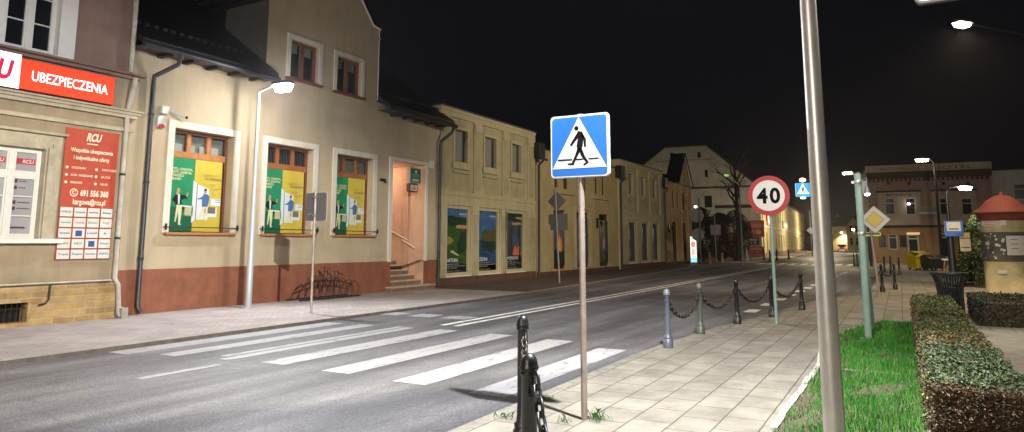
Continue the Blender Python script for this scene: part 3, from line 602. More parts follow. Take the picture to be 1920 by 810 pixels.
# entrance niche
d_ = MB(); d_.box(8.95, 9.115, -.05, -.002, .98, 4.62, wtr); d_.box(11.052, 11.2, -.05, -.002, .98, 4.62, wtr); d_.box(9.117, 11.05, -.05, -.002, 4.502, 4.62, wtr); d_.build('door_surround', ZB)
d_ = MB(); d_.poly([(11.048, .0, 0), (11.048, 4, 0), (11.048, 4, 4.49), (11.048, .0, 4.49)], PEACH); d_.poly([(9.122, .0, 0), (9.122, 0, 4.49), (9.122, 4, 4.49), (9.122, 4, 0)], PEACH)
d_.poly([(9.12, 4, 0), (11.05, 4, 0), (11.05, 4, 4.5), (9.12, 4, 4.5)], PEACH); d_.poly([(9.12, .0, 4.495), (11.05, .0, 4.495), (11.05, 4, 4.495), (9.12, 4, 4.495)], PEACH)
d_.box(10.97, 11.045, .7, .95, 0, 4.49, PEACH)
d_.build('entrance_walls', ZB)
d_ = MB(); STP = M('step_stone', (.50, .42, .34), .8, var=.2, vs=5, bump=.3); STR = M('step_riser', (.22, .13, .08), .85, var=.3, vs=5)
for i in range(6):
    z1_ = .15+.17*i; y0 = -.38 if i == 0 else -.1+.29*(i-1)+.18
    xa, xb = (8.85, 11.3) if i == 0 else (9.13, 11.04)
    d_.box(xa, xb, y0+.02, 3.9 if i else .12, z1_-.17, z1_-.04, STR); d_.box(xa-.01 if i == 0 else xa, xb, y0, 3.9 if i else .12, z1_-.04, z1_, STP)
d_.build('stairs', ZB)
d_ = MB(); CR = M('handrail_pale', (.75, .62, .5), .4)
d_.tube([(10.95, 2.1, 2.15), (10.95, 1.6, 2.13), (10.95, .66, 1.72)], .03, CR, 8); d_.tube([(10.93, .9, 1.74), (10.93, .32, 1.44)], .03, CR, 8)
for yy, zz in ((1.4, 2.02), (.8, 1.75), (.5, 1.5)): d_.tube([(10.95, yy, zz), (11.03, yy, zz-.06)], .01, CR, 6)
d_.build('handrail', ZB)
# gate lamp light inside the niche comes from a ceiling lamp of the entrance
CL = thing('ceiling_lamp', 'small ceiling lamp inside the stair entrance, hidden above the door head', 'lamp', (10., 1.6, 4.46))
MB().lathe((10., 1.6, 4.42), [(.1, .06), (.11, .02), (.07, -.02), (0.001, -.03)], lampmat('entrance_lamp_light', (1, .8, .6), 6)).build('lamp_shade', CL)
put(point('entrance_light', (10., 1.6, 4.2), 55, (1., .80, .60), .08), CL)
# projecting signs in the entrance
gs = thing('projecting_sign', 'green projecting sign with white panel on the entrance jamb', 'sign', (10.6, .12, 3.83))
m = MB(); m.box(10.28, 10.94, .10, .24, 3.80, 4.38, M('sign_case_grey', (.42, .38, .33), .6)); m.box(10.32, 10.9, .094, .0985, 3.84, 4.34, M('sign_deep_green', (.01, .14, .08), .5))
SLT = M('sign_light_ink', (.45, .62, .5), .5); m.box(10.57, 10.67, .089, .093, 4.18, 4.28, SW); m.text('BANK', lambda a, b: (a, .09, b), 10.61, 4.09, .06, SLT, .42, 'c'); m.text('Spółdzielczy', lambda a, b: (a, .09, b), 10.61, 4.02, .05, SLT, .42, 'c'); m.box(10.4, 10.8, .089, .093, 3.88, 3.96, SLT)
m.build('green_panel', gs)
gs = thing('projecting_sign', 'small white sign in a brown case under the green one', 'sign', (10.6, .12, 3.5))
m = MB(); m.box(10.26, 10.76, .10, .24, 3.48, 3.78, M('sign_case_brown', (.10, .045, .03), .6)); m.box(10.32, 10.72, .094, .0985, 3.52, 3.74, M('sign_pinkish', (.66, .55, .47), .5)); m.text('BIURO', lambda a, b: (a, .09, b), 10.52, 3.57, .05, SK, .26, 'c', True); m.box(10.5, 10.54, .089, .093, 3.65, 3.71, SK); m.build('white_panel', gs)
# alarm siren, camera, small boxes
x, z = FY(303, 222, -.1)
a_ = thing('alarm_siren', 'white alarm siren with red lens beside the first bank window', 'alarm', (x, 0, z-.15)); m = MB(); m.prism(rrect(x-.1, x+.1, z-.22, z+.06, .06), 'y', -.12, -.003, SW); m.build('case', a_)
m = MB(); m.prism(rrect(x-.08, x+.08, z-.24, z-.14, .045), 'y', -.135, -.121, SR); m.build('red_lens', a_)
x, z = FY(308, 210, -.1)
a_ = thing('security_camera', 'white security camera with junction box above the first bank window', 'camera', (x, 0, z)); m = MB(); m.box(x-.08, x+.1, -.14, -.003, z-.04, z+.14, SW); m.build('junction_box', a_)
m = MB(); m.tube([(x+.1, -.1, z+.02), (x+.2, -.22, z+.02)], .02, SW, 8); m.tube([(x+.16, -.16, z+.04), (x+.36, -.42, z-.1)], .04, SW, 10); m.tube([(x+.36, -.42, z-.1), (x+.38, -.445, z-.114)], .034, SK, 10); m.build('camera_body', a_)
x, z = FY(809, 309, -.05); a_ = MB(); a_.prism(rrect(x-.12, x+.1, z-.15, z+.15, .03), 'y', -.1, -.003, SW); a_ = a_.build('alarm_box'); rebase(a_, (x, 0, z)); tag(a_, 'small white box by the drainpipe right of the stair entrance', 'alarm')
x, z = FY(719, 338, -.05); a_ = MB(); a_.box(x-.12, x+.1, -.08, -.003, z-.03, z+.05, BLACK); a_.tube([(x-.02, -.08, z), (x-.05, -.22, z-.08)], .03, BLACK); a_ = a_.build('wall_spotlight'); rebase(a_, (x, 0, z)); tag(a_, 'small black fitting on the beige wall left of the stair entrance', 'fitting')

# ================================================================ buildings C - F (one long terrace of four)
def lattice_win(par, x0, x1, z0, z1, y, pane, frm, dep=.1):
    f_ = MB(); ring(f_, x0+.003, x1-.003, z0+.003, z1-.003, .05, y+dep-.05, y+dep, frm); fo = f_.build('window', par)
    MB().poly([(x0, y+dep-.015, z0), (x1, y+dep-.015, z0), (x1, y+dep-.015, z1), (x0, y+dep-.015, z1)], pane).build('pane', fo); return fo
BLIND = M('grey_blind', (.24, .235, .22), .7, var=.15, vs=12)
def terrace(label, x0, x1, bays, wu, low, top, panes, skip_text=False):
    T = thing('terrace_house', label, 'building', ((x0+x1)/2, 0, 0), 'flat fronted cream houses along the street')
    n = len(bays); pan = []; lw_ = []
    for (a, b), (c, d) in zip(bays, low): pan.append((a, b, 3.68, 6.66)); lw_.append((c-.14, d+.14, .34, 3.12))
    w_ = MB(); wall(w_, x0, x1, 3.14, top, 0, pan, .07, PL_C); wall(w_, x0, x1, .3, 3.14, 0, [(h[0], h[1], .3, 3.12) for h in lw_], .16, PL_C)
    for (a, b), (c, d) in zip(bays, wu): wall(w_, a, b, 3.68, 6.66, .07, [(c, d, 4.9, 6.2)], .22, PL_C2, PL_C)
    w_.poly([(x0, 0, 0), (x0, 9, 0), (x0, 9, top), (x0, 0, top)], PL_C); w_.poly([(x1, 0, 0), (x1, 0, top), (x1, 9, top), (x1, 9, 0)], PL_C)
    w_.box(x0+.01, x1-.01, .35, 9, 0, top-.01, ROOMB); w_.build('wall', T)
    w_ = MB(); wall(w_, x0+.01, x1-.01, -.1, .3, -.02, [], .02, DKRED); w_.poly([(x0, -.02, .3), (x1, -.02, .3), (x1, .16, .305), (x0, .16, .305)], DKRED); w_.build('plinth', T)
    c_ = MB(); c_.box(x0-.02, x1+.02, -.07, .3, top, top+.06, M('metal_coping', (.05, .05, .05), .5)); c_.box(x0, x1, -.035, -.002, top-.14, top-.002, PL_C)
    c_.box(x0+.003, x1-.003, -.03, -.003, 3.5, 3.66, PL_C)
    xs = [x0+.02]+[v for h in lw_ for v in (h[0], h[1])]+[x1-.02]
    for i in range(0, len(xs), 2):
        a, b = xs[i]+.03, xs[i+1]-.03
        if b-a > .1: c_.box(a, b, -.05, -.002, 2.78, 3.13, PL_C); c_.box(a+.06, b-.06, -.03, -.002, .32, 2.778, PL_C2)
    xs = [x0+.02]+[v for h in bays for v in h]+[x1-.02]
    for i in range(0, len(xs), 2):
        a, b = xs[i]+.04, xs[i+1]-.04
        if b-a > .15: c_.box(a, b, -.04, -.002, 6.28, 6.6, PL_C); c_.box(a+.05, b-.05, -.02, -.002, 3.8, 6.278, PL_C2)
    c_.build('pilaster_trim', T)
    for i, (c, d) in enumerate(wu):
        fo = lattice_win(T, c, d-.18, 4.9, 6.2, .1, BLIND, M('grey_frame', (.12, .12, .11), .6)); f_ = MB()
        f_.poly([(d-.18, .195, 4.9), (d, .195, 4.9), (d, .195, 6.2), (d-.18, .195, 6.2)], DGLASS)
        ring(f_, c-.12, d+.12, 4.88, 6.32, .118, .03, .068, PL_C, bottom=False); f_.box(c-.18, d+.18, -.01, .068, 4.6, 4.86, PL_C); f_.box(c-.1, d+.12, .0, .068, 4.42, 4.5, PL_C2); f_.build('window_trim', fo)
    for i, (c, d) in enumerate(low):
        fo = MB(); ring(fo, c-.135, d+.135, .345, 3.115, .13, .06, .16, PL_C); fo.box(c-.12, d+.14, .0, .06, .305, .345, PL_W); fo = fo.build('window', T)
        MB().poly([(c, .14, .46), (d, .14, .46), (d, .14, 3.0), (c, .14, 3.0)], DGLASS).build('pane', fo)
    return T
C1 = terrace('cream terrace house with the NATURA and JEZIORA posters, right beside the bank', 12.02, 20.1, [(12.72, 14.5), (15.12, 16.9), (17.54, 19.34)], [(13.1, 14.04), (15.42, 16.4), (17.84, 18.72)], [(12.66, 14.17), (15.02, 16.55), (17.42, 18.93)], 7.0, None)
C3 = terrace('cream terrace house of three narrow bays, between two ochre houses', 31.75, 41.05, [(33.3, 35.35), (35.95, 37.9), (38.45, 40.3)], [(33.55, 34.5), (36.15, 37.02), (38.68, 39.62)], [(33.45, 34.8), (36.03, 37.4), (38.45, 39.75)], 6.95, None)
def ochre(label, x0, x1, top, up, low, m, extra=None):
    T = thing('terrace_house', label, 'building', ((x0+x1)/2, 0, 0), 'flat fronted ochre houses along the street')
    w_ = MB(); wall(w_, x0, x1, .22, top, .12, up+low, .25, m)
    if extra: w_.poly([(a, .12, b) for a, b in extra], m)
    w_.poly([(x0, .12, 0), (x0, 9, 0), (x0, 9, top), (x0, .12, top)], m); w_.poly([(x1, .12, 0), (x1, .12, top), (x1, 9, top), (x1, 9, 0)], m)
    w_.box(x0+.01, x1-.01, .42, 9, 0, top-.01, ROOMB); w_.build('wall', T)
    w_ = MB(); w_.box(x0+.01, x1-.01, .09, .3, -.1, .22, DKRED); w_.build('plinth', T)
    w_ = MB(); w_.box(x0, x1, .05, .4, top-.02, top+.04, TILE); w_.build('coping', T)
    for h in up:
        fo = lattice_win(T, *h, .12, M('brown_pane', (.05, .025, .012), .3), M('brown_frame', (.12, .05, .02), .6), .16)
    for h in low: lattice_win(T, *h, .12, DGLASS, M('brown_frame', (.12, .05, .02), .6), .14)
    return T
D1 = ochre('plain ochre house with narrow slit windows, behind the diamond sign', 20.42, 31.7, 6.35, [(22.5, 23.0, 4.5, 5.6), (23.6, 24.25, 4.5, 5.6), (26.2, 26.8, 4.5, 5.6), (28.0, 28.5, 4.5, 5.6), (29.1, 29.6, 4.5, 5.6)], [(22.35, 23.75, .3, 3.35), (25.2, 26.95, .28, 3.35), (28.55, 30.0, .28, 3.35)], PL_D)
t_ = MB(); t_.box(22.2, 24.9, .0, .118, 4.2, 4.42, PL_D); t_.box(27.4, 30.0, .0, .118, 4.2, 4.42, PL_D); t_.box(24.9, 25.1, .04, .118, .3, 3.5, PL_C); t_.box(27.05, 27.25, .04, .118, .3, 3.5, PL_C); t_.box(24.9, 27.25, .04, .118, 3.5, 3.6, PL_C); t_.build('wall_trim', D1)
F1 = ochre('apricot house with steep dark gable at the end of the terrace', 41.3, 49.6, 6.4, [(43.95, 44.65, 4.4, 5.75), (45.2, 45.85, 4.4, 5.75), (46.85, 47.9, 4.4, 5.75)], [(43.7, 45.0, .25, 3.3), (46.65, 47.9, .25, 3.3)], PL_F, [(45.5, 6.38), (49.6, 6.38), (49.6, 6.5), (47.55, 9.0)])
t_ = MB(); t_.box(43.5, 46.1, .02, .118, 4.2, 4.36, PL_C); t_.box(46.3, 46.5, .06, .118, .3, 6.3, PL_F); t_.box(48.3, 48.5, .06, .118, .3, 6.3, PL_F); t_.build('wall_trim', F1)
t_ = MB(); t_.mesh([(45.4, -.1, 6.5), (47.55, -.1, 9.15), (49.8, -.1, 6.45), (45.4, 1.15, 6.5), (47.55, 1.15, 9.15), (49.8, 1.15, 6.45)], [(0, 1, 4, 3), (1, 2, 5, 4)], TILE)
t_.mesh([(41.3, .0, 6.45), (46.2, .0, 6.45), (46.2, 1.2, 7.3), (41.3, 1.2, 7.0)], [(0, 1, 2, 3)], TILE)
t_.tube([(45.5, .05, 6.48), (47.55, .05, 9.1), (49.7, .05, 6.5)], .07, PL_W, 6); t_.tube([(46.3+.0, .1, 8.)]*1+[(46.31, .1, 8.01)], .01, TILE, 4)
t_.flat(circ(47.55, 7.4, .28, 18, .5), .112, PL_D); t_.build('roof', F1)
# gutters / drainpipes between the houses
for x0, par, dx_ in ((20.25, D1, .0), (31.72, D1, 0.), (41.15, F1, 0.)):
    q = MB(); q.box(x0-.35, x0+.35, -.3, .11, 5.75, 6.5, TILE); q.tube([(x0-.35, -.36, 5.72), (x0+.4, -.36, 5.7)], .06, PIPE, 8); q.tube([(x0, -.36, 5.65), (x0, -.12, 5.4), (x0, -.1, .0)], .06, PIPE, 8); q.build('drain_pipe', par)
# outdoor wall lanterns
for i, (px, py) in enumerate(((1122, 418), (1256, 428))):
    x, z = FY(px, py, .0); q = MB(); q.box(x-.06, x+.06, .0, .117, z-.3, z+.3, BLACK); q.tube([(x, .05, z+.15), (x, -.15, z+.2), (x, -.2, z+.1)], .02, BLACK, 6); q.lathe((x, -.2, z-.2), [(.03, 0), (.1, .22), (.12, .24), (.02, .36)], BLACK, 8)
    o = q.build('wall_lantern'); rebase(o, (x, .1, z)); tag(o, ['black unlit wall lantern on the ochre house behind the crossing sign', 'black unlit wall lantern on the apricot gable house'][i], 'lantern', 'black wall lanterns')
# landscape posters
def nz(name, cols, sc, det=5, pos=None):
    m = bpy.data.materials.new(name); m.use_nodes = True; t = m.node_tree; b = t.nodes['Principled BSDF']; b.inputs['Roughness'].default_value = .4
    g = t.nodes.new('ShaderNodeNewGeometry'); mp = t.nodes.new('ShaderNodeMapping'); mp.inputs['Scale'].default_value = sc; t.links.new(g.outputs['Position'], mp.inputs[0])
    n = t.nodes.new('ShaderNodeTexNoise'); n.inputs['Scale'].default_value = 1; n.inputs['Detail'].default_value = det; t.links.new(mp.outputs[0], n.inputs['Vector'])
    r = t.nodes.new('ShaderNodeValToRGB'); e = r.color_ramp.elements; ps = pos or [i/(len(cols)-1)*.5+.25 for i in range(len(cols))]
    e[0].color = (*cols[0], 1); e[0].position = ps[0]; e[1].color = (*cols[-1], 1); e[1].position = ps[-1]
    for p_, c in list(zip(ps, cols))[1:-1]: q = e.new(p_); q.color = (*c, 1)
    t.links.new(n.outputs['Fac'], r.inputs[0]); t.links.new(r.outputs[0], b.inputs['Base Color']); return m
FIELDS = nz('poster_fields', [(.008, .035, .012), (.04, .11, .02), (.012, .045, .012), (.10, .15, .03)], (5, 1, 7), 10); FOREST = nz('poster_forest', [(.004, .02, .012), (.02, .05, .03)], (9, 1, 9))
SKYB = nz('poster_sky', [(.015, .07, .22), (.07, .17, .34)], (1.5, 1, 3), 6); WATER = nz('poster_water', [(.006, .02, .08), (.03, .09, .22)], (2, 1, 9), 8); WOODS = nz('poster_autumn', [(.01, .016, .006), (.10, .085, .02), (.03, .035, .01)], (14, 1, 9), 9)
NIGHT = nz('poster_dusk', [(.012, .016, .03), (.07, .08, .13), (.02, .02, .03)], (2.5, 1, 1.6)); PBLK = M('poster_black', (.004, .005, .007), .4); POR = M('poster_orange', (.70, .10, .03), .4); PTAN = M('poster_tan', (.42, .25, .14), .4)
PTX = M('poster_text', (.55, .57, .55), .5)
def lposter(kind, x0, x1, label, title=None):
    z0, z1, y = .47, 2.99, .135; m = MB(); Wd = x1-x0; Hh = z1-z0
    def P(k, pts, mt): m.poly([(x0+a*Wd, y-.0025*k, z0+b*Hh) for a, b in pts], mt)
    full = [(0, 0), (1, 0), (1, 1), (0, 1)]
    if kind == 'fields':
        P(0, full, FIELDS); P(1, [(0, .88), (1, .86), (1, 1), (0, 1)], SKYB); P(1, [(0, .74), (1, .68), (1, .86), (0, .89)], FOREST); P(2, [(.45, .73), (.6, .75), (1, .745), (1, .69), (.5, .69)], PTAN)
        P(2, [(0, .42), (.25, .45), (.38, .50), (.2, .56), (0, .56)], M('poster_rape', (.24, .20, .03), .4, var=.4, vs=12)); P(2, [(.6, .28), (1, .36), (1, .68), (.7, .62), (.55, .45)], FOREST); P(1, [(0, 0), (1, 0), (1, .12), (0, .18)], PBLK)
        P(2, [(.2, .32), (.5, .27), (.62, .25), (.6, .28), (.3, .35)], M('poster_village', (.45, .40, .3), .5))
    elif kind == 'lake':
        P(0, full, SKYB); P(1, [(0, 0), (1, 0), (1, .52), (0, .52)], WATER); P(2, [(0, .52), (.2, .53), (.25, .62), (.35, .7), (.5, .66), (.7, .68), (1, .70), (1, .49), (0, .515)], WOODS); P(2, [(.2, .5), (1, .48), (1, .38), (.75, .3), (.5, .36), (.35, .30), (.25, .4)], FOREST); P(1, [(0, 0), (1, 0), (1, .1), (0, .16)], PBLK)
    elif kind == 'camp':
        P(0, full, NIGHT); P(1, [(0, .86), (1, .84), (1, 1), (0, 1)], FOREST); P(2, [(.35, .83), (.9, .84), (1, .80), (.6, .78), (.4, .79)], PTAN); P(2, [(.5, .38), (.6, .42), (.68, .36), (.8, .42), (.95, .28), (.93, .24), (.4, .25)], POR); P(3, [(.52, .26), (.58, .40), (.66, .25)], PTAN); P(1, [(0, 0), (1, 0), (1, .22), (0, .24)], PBLK)
        for q in (.15, .3, .82): P(3, [(q, .22), (q+.09, .22), (q+.06, .8), (q+.03, .8)], FOREST)
    elif kind == 'fire':
        P(0, full, NIGHT); P(1, [(0, .0), (1, 0), (1, .3), (0, .34)], PBLK); P(2, [(.25, .3), (.2, .42), (.35, .62), (.42, .5), (.5, .74), (.62, .52), (.7, .6), (.8, .38), (.7, .28)], M('poster_flame', (.75, .24, .03), .5)); P(3, [(.38, .3), (.4, .48), (.5, .6), (.6, .42), (.6, .3)], M('poster_flame_core', (.75, .5, .12), .5))
    elif kind == 'people':
        P(0, full, FOREST); P(1, [(0, .7), (1, .7), (1, 1), (0, 1)], FIELDS); P(2, [(.1, .3), (.9, .25), (.85, .6), (.6, .68), (.3, .62)], NIGHT); P(3, [(.35, .35), (.6, .33), (.62, .55), (.4, .56)], PTAN)
    else:
        P(0, full, NIGHT); P(1, [(.0, .1), (.6, .1), (.5, .3), (.2, .4), (0, .3)], M('poster_rose', (.22, .09, .08), .5))
    f = lambda a, b: (a, y-.012, b)
    if title: m.text(title, f, x0+.02*Wd, z0+.165*Hh, .14, SW, Wd*(.56 if title == 'NATURA' else .5 if title == 'EZIORA' else .74), bold=.02)
    if title:
        for i, (wd) in enumerate((.6, .9, .5)): m.text(['wspaniałe lasy i jeziora', 'szlaki wodne, rowerowe i piesze', 'cisza i spokój'][i], f, x0+.02*Wd, z0+(.125-.03*i)*Hh, .045, PTX, Wd*wd)
        m.text('kargowa.pl   turystyka', f, x0+.02*Wd, z0+.02*Hh, .04, PTX, Wd*.66); m.text('kargowa', f, x0+.62*Wd, z0+.91*Hh, .07, PTX, Wd*.36, bold=.03); m.text('gmina', f, x0+.8*Wd, z0+.885*Hh, .04, PTX, Wd*.17)
    o = m.build('landscape_poster'); rebase(o, ((x0+x1)/2, y, z0)); tag(o, label, 'poster', 'tall landscape posters on the terrace'); return o
lposter('fields', 12.67, 14.16, 'tall poster of green fields titled NATURA', 'NATURA')
lposter('lake', 15.03, 16.54, 'tall poster of a blue lake and wooded shore titled JEZIORA', 'EZIORA')
lposter('camp', 17.43, 18.92, 'tall dark poster with an orange tent, third from the bank', 'WOJNOWO')
lposter('fire', 22.42, 23.68, 'tall poster of a campfire behind the diamond sign'); lposter('dark', 25.3, 26.85, 'dark poster of the ochre house, just behind the crossing sign pole'); lposter('people', 28.62, 29.93, 'tall poster of people by the water, beside the first wall lantern')
lposter('rose', 33.52, 34.74, 'dim poster with a rosy patch in the first bay of the far cream house'); lposter('dark', 36.1, 37.34, 'dim dark poster in the middle bay of the far cream house'); lposter('lakeD', 38.52, 39.69, 'dim poster in the last bay of the far cream house')
# ================================================================ far buildings
def frame_of(p0, p1):                    # local frame: x from p0 to p1, y into the building
    dx, dy = p1[0]-p0[0], p1[1]-p0[1]; L = math.hypot(dx, dy); return (p0[0], p0[1]), (dx/L, dy/L), L, math.atan2(dy, dx)
def LF(fr, px, py, yl=0.):               # photo pixel -> (x, z) on the facade plane of that frame
    (ox, oy), (ux, uy), L, a = fr; nx, ny = -uy, ux; r = ray(px, py)
    t = ((ox+nx*yl-CAM[0])*nx+(oy+ny*yl-CAM[1])*ny)/(r[0]*nx+r[1]*ny)
    X, Y, Z = CAM[0]+r[0]*t, CAM[1]+r[1]*t, H+r[2]*t
    return ((X-ox)*ux+(Y-oy)*uy, Z)
def rect(fr, x0, y0, x1, y1, yl=0.):
    a = LF(fr, x0, (y0+y1)/2, yl)[0]; b = LF(fr, x1, (y0+y1)/2, yl)[0]; xm = (x0+x1)/2
    return (a, b, LF(fr, xm, y1, yl)[1], LF(fr, xm, y0, yl)[1])
WFR = M('far_window_frame', (.45, .45, .43), .6); FGL = M('far_window_glass', (.02, .026, .032), .15)
def win(par, h, y=0., frm=None, bar=True, pane=None, dep=.12, w_=.07, tr=.62):
    f_ = MB(); ring(f_, h[0]+.004, h[1]-.004, h[2]+.004, h[3]-.004, w_, y+dep-.06, y+dep, frm or WFR)
    if bar: zz = h[2]+(h[3]-h[2])*tr; f_.box(h[0]+w_, h[1]-w_, y+dep-.055, y+dep, zz, zz+w_, frm or WFR)
    fo = f_.build('window', par, True)
    MB().poly([(h[0], y+dep-.02, h[2]), (h[1], y+dep-.02, h[2]), (h[1], y+dep-.02, h[3]), (h[0], y+dep-.02, h[3])], pane or FGL).build('pane', fo, True); return fo
# gable house (G)
c1 = AT(1430, 482, 83)[:2]; gl = AT(1207, 305, 89)[:2]; L0 = math.dist(c1, gl); dr = ((c1[0]-gl[0])/L0, (c1[1]-gl[1])/L0)
fr = frame_of((c1[0]-dr[0]*18.6, c1[1]-dr[1]*18.6), c1); FG = fr; LG = fr[2]
GH = thing('gable_house', 'big pale house with a half hipped gable rising behind the terrace', 'building', (*fr[0], 0), None, fr[3])
tl = LF(fr, 1247, 275); tr_ = LF(fr, 1325, 275); zt = (tl[1]+tr_[1])/2
gw = [rect(fr, 1255, 285, 1264, 298), rect(fr, 1306, 284, 1315, 297), rect(fr, 1320, 317, 1333, 333), rect(fr, 1321, 367, 1335, 389)]
w_ = MB(); zb_ = 8.3
wall(w_, 0, LG, -.1, zb_, 0, [gw[3]], .14, PL_G); wall(w_, tl[0], tr_[0], zb_, zt, 0, gw[:3], .14, PL_G)
w_.poly([(0, 0, zb_), (tl[0], 0, zb_), (tl[0], 0, zt)], PL_G); w_.poly([(tr_[0], 0, zb_), (LG, 0, zb_), (tr_[0], 0, zt)], PL_G)
w_.box(.02, LG-.02, .2, 12, 0, zb_, ROOMB); w_.box(tl[0], tr_[0], .2, 12, zb_, zt-.2, ROOMB); w_.build('wall', GH, True)
r_ = MB(); ze = zb_-.25; top_ = [(-.5, ze), (tl[0], zt+.12), (tr_[0], zt+.12), (LG+.5, ze)]
for a, b in zip(top_, top_[1:]): r_.mesh([(a[0], -.3, a[1]), (b[0], -.3, b[1]), (b[0], 12, b[1]+(0)), (a[0], 12, a[1]), (a[0], -.3, a[1]-.18), (b[0], -.3, b[1]-.18)], [(0, 1, 2, 3), (0, 4, 5, 1)], DKRED if a[1] == b[1] else TILE)
r_.build('roof', GH, True)
t_ = MB(); zz = LF(fr, 1350, 351)[1]; t_.box(0, LG, -.14, -.003, zz-.12, zz+.12, M('dark_trim', (.05, .03, .025), .7)); zz = LF(fr, 1310, 299)[1]; t_.box(tl[0]-1, tr_[0]+1, -.06, -.003, zz-.06, zz+.04, PL_A2)
t_.box(LG-5, LG, -.5, -.003, 5.9, 6.25, M('dark_trim2', (.02, .015, .015), .7)); t_.build('cornice', GH, True)
for h in gw: win(GH, h, bar=h is gw[3], frm=WFR)
# lit row along the street (H)
c2 = AT(1510, 470, 160)[:2]; fr = frame_of(c1, c2); FH = fr
def xh(px): return LF(fr, px, 457)[0]
cuts = [0, xh(1459), xh(1480), fr[2]]
for i, (a, b, top, mt, lab) in enumerate(((cuts[0], cuts[1]-.02, 8.2, PL_H, 'bright yellow corner house under the 40 sign'), (cuts[1], cuts[2]-.02, 8.6, PL_H, 'cream yellow street house beyond the corner house, with a dark sign board'), (cuts[2], cuts[3], 8.0, PL_H, 'farthest cream house of the lit left-hand row'))):
    T = thing('street_house', lab, 'building', (*fr[0], 0), 'cream houses lit by the far street lamps', fr[3])
    up = []; lo = []; n = max(3, int((b-a)/3.6)); st = (b-a)/n
    for k in range(n): xx = a+st*(k+.5); up.append((xx-.55, xx+.55, 4.6, 6.4)); lo.append((xx-.6, xx+.6, .3 if k % 3 == 1 else 1.1, 3.0))
    w_ = MB(); wall(w_, a, b, 0, top, 0, up+lo, .2, mt); w_.box(a+.01, b-.01, .3, 10, 0, top, ROOMB); w_.poly([(b, 0, 0), (b, 10, 0), (b, 10, top), (b, 0, top)], mt); w_.build('wall', T, True)
    w_ = MB(); w_.box(a, b, -.3, .2, top, top+.25, DKRED); w_.mesh([(a, -.3, top+.25), (b, -.3, top+.25), (b, 5, top+3), (a, 5, top+3)], [(0, 1, 2, 3)], TILE); w_.build('roof', T, True)
    w_ = MB(); w_.box(a, b, -.12, -.003, 3.6, 3.85, PL_W); w_.box(a, b, -.05, -.003, 0, .5, PL_I3); w_.build('cornice', T, True)
    if i < 2:
        for k, h in enumerate(up): win(T, h, frm=PL_W if k % 2 else WFR)
        for k, h in enumerate(lo): win(T, h, frm=DKRED if k % 3 == 1 else WFR)
sb = MB(); x_, z_ = LF(fr, 1441, 425, -.1); sb.box(x_-1.1, x_+1.1, -.15, -.01, 4.0, 5.4, M('shop_sign_red', (.5, .06, .02), .5)); sb.box(x_-.7, x_+.7, -.17, -.151, 4.3, 5.1, SW)
o = sb.build('shop_board'); o.location = (*fr[0], 0); o.rotation_euler.z = fr[3]; tag(o, 'orange and white shop board on the lit yellow corner house', 'sign')
sb = MB(); x_, z_ = LF(fr, 1472, 420, -.1); sb.box(x_-4, x_+4, -.15, -.01, 3.95, 5.2, M('shop_sign_green', (.10, .16, .10), .5)); sb.box(x_-3, x_+3, -.17, -.151, 4.3, 4.8, M('shop_sign_pale', (.4, .45, .4), .5))
o = sb.build('shop_board'); o.location = (*fr[0], 0); o.rotation_euler.z = fr[3]; tag(o, 'dark green shop board on the cream street house', 'sign')
# things mounted on the gable wall near the corner
fr = FG
def board(name, px, cols, lab, cat, y=-.12):
    h = rect(fr, *px, -.1); m = MB(); m.box(h[0], h[1], y, -.004, h[2], h[3], cols[0])
    w, d = h[1]-h[0], h[3]-h[2]
    m.box(h[0]+w*.1, h[1]-w*.15, y-.02, y-.001, h[2]+d*.55, h[2]+d*.8, cols[1])
    m.prism(circ(h[0]+w*.6, h[2]+d*.28, d*.16, 14), 'y', y-.02, y-.001, cols[2]); m.prism(circ(h[0]+w*.25, h[2]+d*.3, d*.12, 14), 'y', y-.021, y-.001, cols[1])
    o = m.build(name); o.location = (*fr[0], 0); o.rotation_euler.z = fr[3]; tag(o, lab, cat); return o
ADR = M('ad_red', (.33, .03, .02), .5); ADY = M('ad_tan', (.5, .28, .12), .5)
board('advertising_board', (1405, 413, 1433, 444), (ADR, M('ad_pink', (.42, .12, .10), .5), ADY), 'dark red advertising board under the awning of the gable house', 'board')
board('advertising_board', (1402, 462, 1433, 477), (M('ad_bright_red', (.45, .05, .02), .5), ADY, ADY), 'low red advertising board below the cash machine', 'board')
board('cash_machine', (1404, 445, 1424, 459), (M('machine_grey', (.05, .05, .05), .5), M('machine_screen', (.3, .3, .3), .4), WFR), 'dark cash machine between the two red boards', 'machine', -.3)

# hotel (I)
fr = frame_of(AT(1625, 312, 61)[:2], AT(1853, 303, 57.4)[:2]); FI = fr; LI = fr[2]
HT = thing('hotel', 'brown two storey hotel with dentil cornice and lettered parapet', 'building', (*fr[0], 0), None, fr[3])
zr1 = LF(fr, 1740, 309)[1]
wi = [rect(fr, a, 371, b, 403) for a, b in ((1659, 1678), (1698, 1717), (1762, 1781), (1803, 1824))]
wl = [rect(fr, 1648, 441, 1661, 464), rect(fr, 1666, 439, 1683, 468), rect(fr, 1687, 441, 1700, 464), rect(fr, 1702, 440, 1724, 484), rect(fr, 1763, 437, 1784, 484), rect(fr, 1797, 440, 1812, 466)]
at_ = [rect(fr, a-4, 339, a+5, 348) for a in (1666, 1704, 1769, 1815)]
zb1 = LF(fr, 1740, 424)[1]; zb2 = LF(fr, 1740, 359)[1]; ztop = zr1
w_ = MB(); wall(w_, 0, LI, -.2, zb1, 0, wl, .2, PL_I3); wall(w_, 0, LI, zb1, ztop, 0, wi+at_, .2, PL_I)
